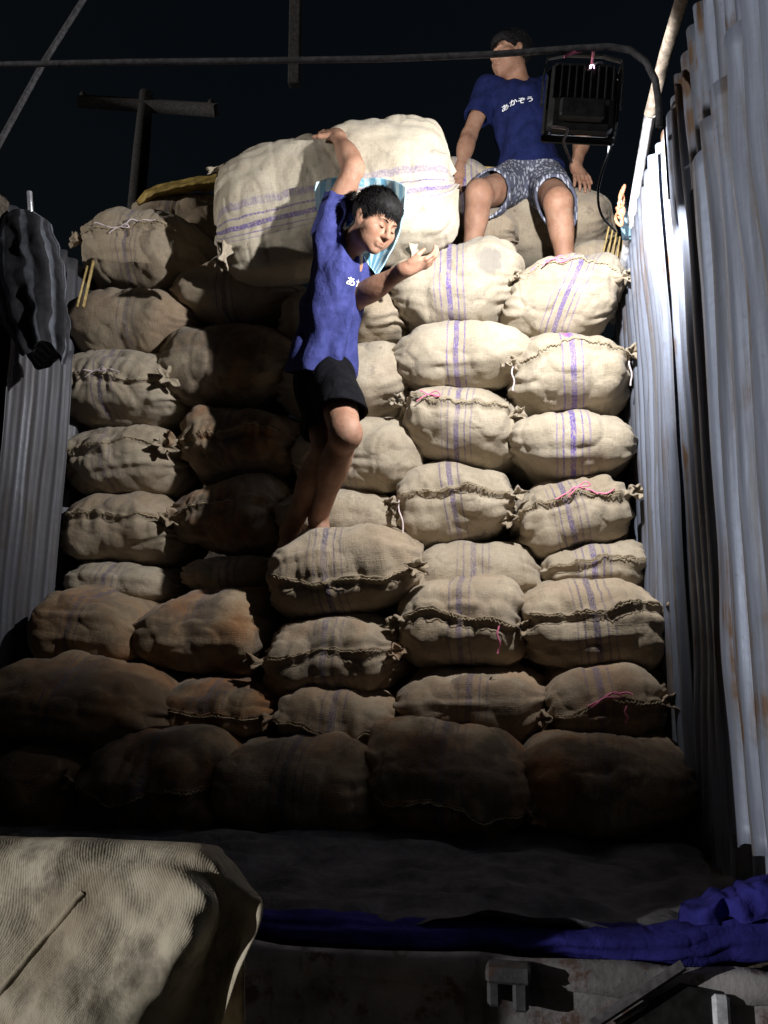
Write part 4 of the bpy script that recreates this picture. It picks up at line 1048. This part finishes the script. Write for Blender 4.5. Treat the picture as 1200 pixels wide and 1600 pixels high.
V, fc, cl = patch([[P(494, 284, 2.77), P(520, 278, 2.81), P(565, 278, 2.82), P(608, 280, 2.79), P(636, 292, 2.74)],
                   [P(492, 305, 2.79), P(520, 305, 2.85), P(565, 305, 2.87), P(608, 310, 2.84), P(633, 322, 2.77)],
                   [P(496, 330, 2.82), P(530, 340, 2.87), P(568, 350, 2.88), P(604, 355, 2.85), P(625, 362, 2.78)],
                   [P(515, 350, 2.84), P(545, 370, 2.87), P(574, 385, 2.87), P(597, 392, 2.84), P(610, 396, 2.79)],
                   [P(560, 385, 2.85), P(568, 400, 2.85), P(577, 415, 2.84), P(584, 424, 2.82), P(589, 432, 2.80)]], 30, seed=4)
o = mesh_obj('plastic_sheet', V, fc, M['sheet'], None, True, attrs={'cloth': cl}); tag(o, 'light blue woven plastic sheet draped behind the head of the standing man', 'plastic sheet')

# ------------------------------------------------------------------ jacket over the left-hand post
def jacket():
    top = P(40, 335, 2.60); rows = []
    prof = [(0.0, 20, 60, 338, 2.60), (.10, -10, 78, 352, 2.57), (.25, -20, 92, 392, 2.55), (.45, -12, 98, 445, 2.54), (.65, 2, 101, 490, 2.54), (.82, 22, 100, 528, 2.54), (1.0, 42, 96, 556, 2.55)]
    pts = []; NU = 72; cl = []
    dense = np.linspace(0, 1, 40); pr = np.array(prof)
    for t in dense:
        xa, xb, y, Y = [np.interp(t, pr[:, 0], pr[:, k]) for k in (1, 2, 3, 4)]
        a, b = P(xa, y, Y), P(xb, y, Y); c = (a + b) / 2; hx = np.linalg.norm(b - a) / 2; hy_ = .055 + .03 * t
        for i in range(NU):
            th = 2 * math.pi * i / NU
            rf = 1 + (.05 + .16 * t) * (math.sin(7 * th + 2.2 * t + .8) * .6 + math.sin(12 * th - 3 * t) * .4)
            pts.append(c + np.array([hx * rf * math.cos(th), hy_ * rf * math.sin(th), -.03 * t * math.sin(3 * th + 1)])); cl.append((i / NU, t, 0))
    pts = np.array(pts); pts = pts + .010 * fbm(pts * 16, 3, 3)[:, None] * np.array([.6, 1, .2])
    f = [list(q) for q in grid_faces(40, NU, wrap_v=True)] + [list(range(NU))[::-1], [39 * NU + k for k in range(NU)]]
    o = mesh_obj('jacket', pts, f, M['jacket'], None, True, attrs={'cloth': np.array(cl)}); tag(o, 'dark striped jacket slung over the post of the left side wall', 'jacket')
jacket()

# ------------------------------------------------------------------ tarpaulin on the bed and its blue rolled edge
xs = np.linspace(XL + .02, XR - .02, 150); ys = np.linspace(Y0 + .015, 2.75, 80)
XX, YY = np.meshgrid(xs, ys, indexing='ij'); q = np.stack([XX, YY, 0 * XX], -1)
zz = BED + .016 + .030 * np.abs(fbm(q * np.array([2.6, 7, 1]), 3, 3)) + .045 * np.clip(vn(q * np.array([1.7, 5.0, 1]) + 9, 5), 0, 1) ** 1.5 + .007 * fbm(q * 15, 8, 3)
zz = zz + .05 * np.clip((XX - .2) / .25, 0, 1) * np.clip((2.1 - YY) / .3, 0, 1)
A = np.stack([XX, YY, zz], -1).reshape(-1, 3)
o = mesh_obj('bed_tarpaulin', A, grid_faces(150, 80), M['bedtarp']); tag(o, 'crumpled dusty grey tarpaulin spread over the truck bed below the sacks', 'tarpaulin')
xs = np.linspace(-1.5, XR + .10, 150); NV = 28; pts = []
for x in xs:
    r = .026 + .006 * vn(np.array([x * 4, 0, 0.]), 5) + .018 * np.clip((x - .1) / .5, 0, 1)
    c = np.array([x, Y0 + .03 + .012 * vn(np.array([x * 3, 4., 0]), 6), BED + .022 + .010 * vn(np.array([x * 2.2, 7., 0]), 7) + .06 * np.clip((x - .25) / .35, 0, 1)])
    for k in range(NV):
        t = 2 * math.pi * k / NV; rr = r * (1 + .16 * math.sin(3 * t + x * 5) + .10 * math.sin(7 * t + x * 13))
        pts.append(c + np.array([0, 1.7 * rr * math.cos(t), .85 * rr * math.sin(t)]))
pts = np.array(pts); pts = pts + (.006 * fbm(pts * np.array([14, 30, 30]), 4, 3))[:, None] * np.array([0, 1, 1])
o = mesh_obj('blue_tarpaulin_roll', pts, [list(f) for f in grid_faces(150, NV, wrap_v=True)] + [list(range(NV))[::-1], [149 * NV + k for k in range(NV)]], M['bluetarp'])
tag(o, 'bright blue tarpaulin rolled along the rear edge of the truck bed', 'tarpaulin')
V, fc, cl = patch([[P(*q) for q in r] for r in ([(1070, 1408, 1.70), (1110, 1398, 1.70), (1145, 1385, 1.69), (1180, 1372, 1.68), (1250, 1362, 1.68)],
     [(1065, 1418, 1.67), (1108, 1412, 1.64), (1148, 1402, 1.62), (1178, 1384, 1.61), (1250, 1378, 1.62)],
     [(1062, 1428, 1.65), (1112, 1420, 1.61), (1140, 1412, 1.62), (1176, 1402, 1.59), (1250, 1398, 1.60)],
     [(1060, 1446, 1.63), (1110, 1446, 1.61), (1148, 1444, 1.61), (1185, 1442, 1.60), (1250, 1440, 1.60)])], 60, .004, .0, 9)
n_ = len(V) // 2; dq = .009 * fbm(V * np.array([26, 26, 14]), 7, 3) + .006 * np.sin(V[:, 0] * 75 + V[:, 2] * 60 + 2 * vn(V * 12, 5))
V[:, 1] -= dq; V[:, 2] += .6 * np.abs(dq)
o = mesh_obj('bunched_tarpaulin', V, fc, M['bluetarp'], None, True); tag(o, 'bunched end of blue tarpaulin below the near corrugated sheet', 'tarpaulin')

# ------------------------------------------------------------------ covered cargo in front
def bundle():
    R_ = [[(-200, 1304, .73), (0, 1307, .72), (150, 1311, .71), (318, 1319, .70), (342, 1333, .70), (360, 1348, .70)],
          [(-200, 1335, .69), (0, 1340, .68), (150, 1345, .675), (318, 1345, .67), (352, 1360, .68), (393, 1386, .69)],
          [(-200, 1400, .665), (0, 1405, .66), (150, 1412, .655), (322, 1400, .645), (352, 1412, .685), (412, 1414, .66)],
          [(-200, 1480, .645), (0, 1480, .64), (150, 1485, .635), (305, 1462, .63), (350, 1470, .685), (403, 1462, .650)],
          [(-200, 1560, .63), (0, 1560, .625), (130, 1570, .615), (262, 1530, .62), (322, 1540, .675), (374, 1530, .64)],
          [(-200, 1700, .615), (0, 1700, .61), (120, 1710, .605), (225, 1650, .62), (292, 1640, .665), (335, 1620, .64)]]
    rows = [[P(*q) for q in r] for r in R_]
    gr = lambda r, dy: [np.array([q[0], q[1] + dy, .02]) for q in r]
    lower = lambda r, dy, dz: [q + np.array([0, dy, -dz]) for q in r]
    rows = [gr(rows[0], .06), lower(rows[0], .055, .35), lower(rows[0], .045, .12), lower(rows[0], .03, .035)] + rows + [lower(rows[-1], .0, .07), lower(rows[-1], .0, .25), gr(rows[-1], .0)]
    V, fc, cl = patch(rows, 90, .003, .0, 3)
    n = len(V) // 2; A = V[:n]
    hgt = np.clip(A[:, 2] / .3, 0, 1)
    d = (.010 * fbm(A * np.array([9, 9, 14]), 6, 3) + .006 * np.sin(A[:, 0] * 26 + A[:, 2] * 40 + 2.5 * vn(A * 8, 4)) + .003 * fbm(A * 45, 16, 2)) * hgt
    top = np.clip((A[:, 1] - .70) / .03, 0, 1)
    for k in (0, 1): V[k * n:(k + 1) * n, 1] -= d * (1 - top); V[k * n:(k + 1) * n, 2] += .35 * d * (1 - top)
    nu = 90; nv = n // nu; G = A.reshape(nv, nu, 3)
    su = np.cumsum(np.concatenate([[0], np.linalg.norm(np.diff(G[nv // 2], axis=0), axis=1)])); sv = np.cumsum(np.concatenate([[0], np.linalg.norm(np.diff(G[:, 30], axis=0), axis=1)]))
    c1 = np.stack([np.tile(su, nv), np.repeat(sv, nu), np.zeros(n)], -1); cl = np.concatenate([c1, c1])
    o = mesh_obj('covered_cargo', V, fc, M['tarp'], None, True, attrs={'cloth': cl})
    tag(o, 'cargo under a beige woven tarpaulin at the lower left corner', 'covered cargo')
    bvh = BVHTree.FromPolygons([tuple(q) for q in V], [tuple(int(k) for k in f) for f in fc])
    pts = []
    for t in np.linspace(0, 1, 30):
        px, py = 130 + (-70 - 130) * t, 1395 + (1640 - 1395) * t; dd = P(px, py, .6) - CAM; h = bvh.ray_cast(Vector(CAM), Vector(unit(dd)))
        if h[0] is not None: pts.append(np.array(h[0]) + unit(dd) * .0022)
    if len(pts) > 4: mesh_obj('seam', *tube(pts, np.linspace(.0036, .0050, len(pts)), 8, .9), M['tarp'], o)
bundle()

# ------------------------------------------------------------------ mats, poles and lines around the load
o = mesh_obj('bamboo_pole', *tube([P(640, 262, 3.75), P(692, 262, 3.75), P(740, 264, 3.75), P(800, 268, 3.75)], [.017, .018, .017, .016], 10), M['bamboo']); tag(o, 'yellow bamboo pole lying behind the hand of the seated man', 'bamboo pole')
bm = empty('bamboo_mat', tuple(P(955, 440, 3.45))); tag(bm, 'split bamboo mat leaning between the top sacks and the right wall', 'mat')
for k in range(6):
    a, b = P(952 + 5.5 * k, 352 + 6 * k, 3.30 + .02 * k), P(922 + 9 * k, 470 + 4 * k, 3.42)
    mesh_obj('slat', *tube([a, a * .5 + b * .5 + np.array([.006, -.01, 0]), b], .0085, 6, .5), M['bamboo'], bm, world=True)
bm = empty('bamboo_mat', tuple(P(135, 470, 3.12))); tag(bm, 'edge of split bamboo mat sticking out at the top of the left column', 'mat')
for k in range(2):
    a, b = P(146 - 9 * k, 408 + 8 * k, 2.99 - .0 * k), P(130 - 9 * k, 480, 2.99)
    mesh_obj('slat', *tube([a, a * .5 + b * .5, b], .010, 6, .5), M['bamboo'], bm, world=True)
V, fc, cl = patch([[P(212, 312, 3.36), P(240, 292, 3.36), P(285, 280, 3.36), P(345, 272, 3.36)], [P(214, 318, 3.30), P(243, 302, 3.27), P(288, 290, 3.27), P(345, 284, 3.30)],
                   [P(218, 324, 3.34), P(246, 310, 3.33), P(292, 300, 3.33), P(345, 296, 3.35)]], 30, .004, .010, 9)
o = mesh_obj('ochre_tarpaulin', V, fc, M['gold'], None, True); tag(o, 'folded ochre tarpaulin on top of the load beside the carried sack', 'tarpaulin')
def pole_with_crossarm():
    Yp = 7.5; r = empty('utility_pole', (P(214, 320, Yp)[0], Yp, 0)); tag(r, 'dim utility pole with a crossarm in the dark behind the load', 'utility pole')
    t, b = P(229, 145, Yp), P(213, 322, Yp); d = b - t; k = t[2] / (t[2] - b[2])
    mesh_obj('pole', *tube([t, t + d * .5, t + d * k * .99], [.075, .09, .12], 10), M['dimwood'], r, world=True)
    a, c = P(125, 158, Yp), P(338, 172, Yp); mesh_obj('crossarm', *tube([a, (a + c) / 2, c], .085, 4, 1.0), M['dimwood'], r, world=True)
    for px, py in ((130, 150), (228, 148), (330, 162)):
        q = P(px, py, Yp); mesh_obj('insulator', *tube([q + [0, 0, -.03], q, q + [0, 0, .03], q + [0, 0, .05]], [.02, .04, .035, .015], 8), M['dimwood'], r, world=True)
pole_with_crossarm()
a, b = P(463, -60, 6.0), P(471, 132, 6.0)
hb = mesh_obj('hanging_post', *box((a[0] - .045, 5.96, b[2]), (a[0] + .055, 6.04, a[2] + 1.0), .008), M['dimwood'], None, False); tag(hb, 'dim squared timber post hanging into the dark at the top', 'post')
ln = mesh_obj('slanting_rope', *tube([P(175, -70, 2.9), P(130, 0, 2.85), P(68, 98, 2.78), P(0, 222, 2.7), P(-60, 330, 2.62)], .012, 8), M['pipe']); tag(ln, 'grey rope slanting across the dark upper left corner', 'rope')
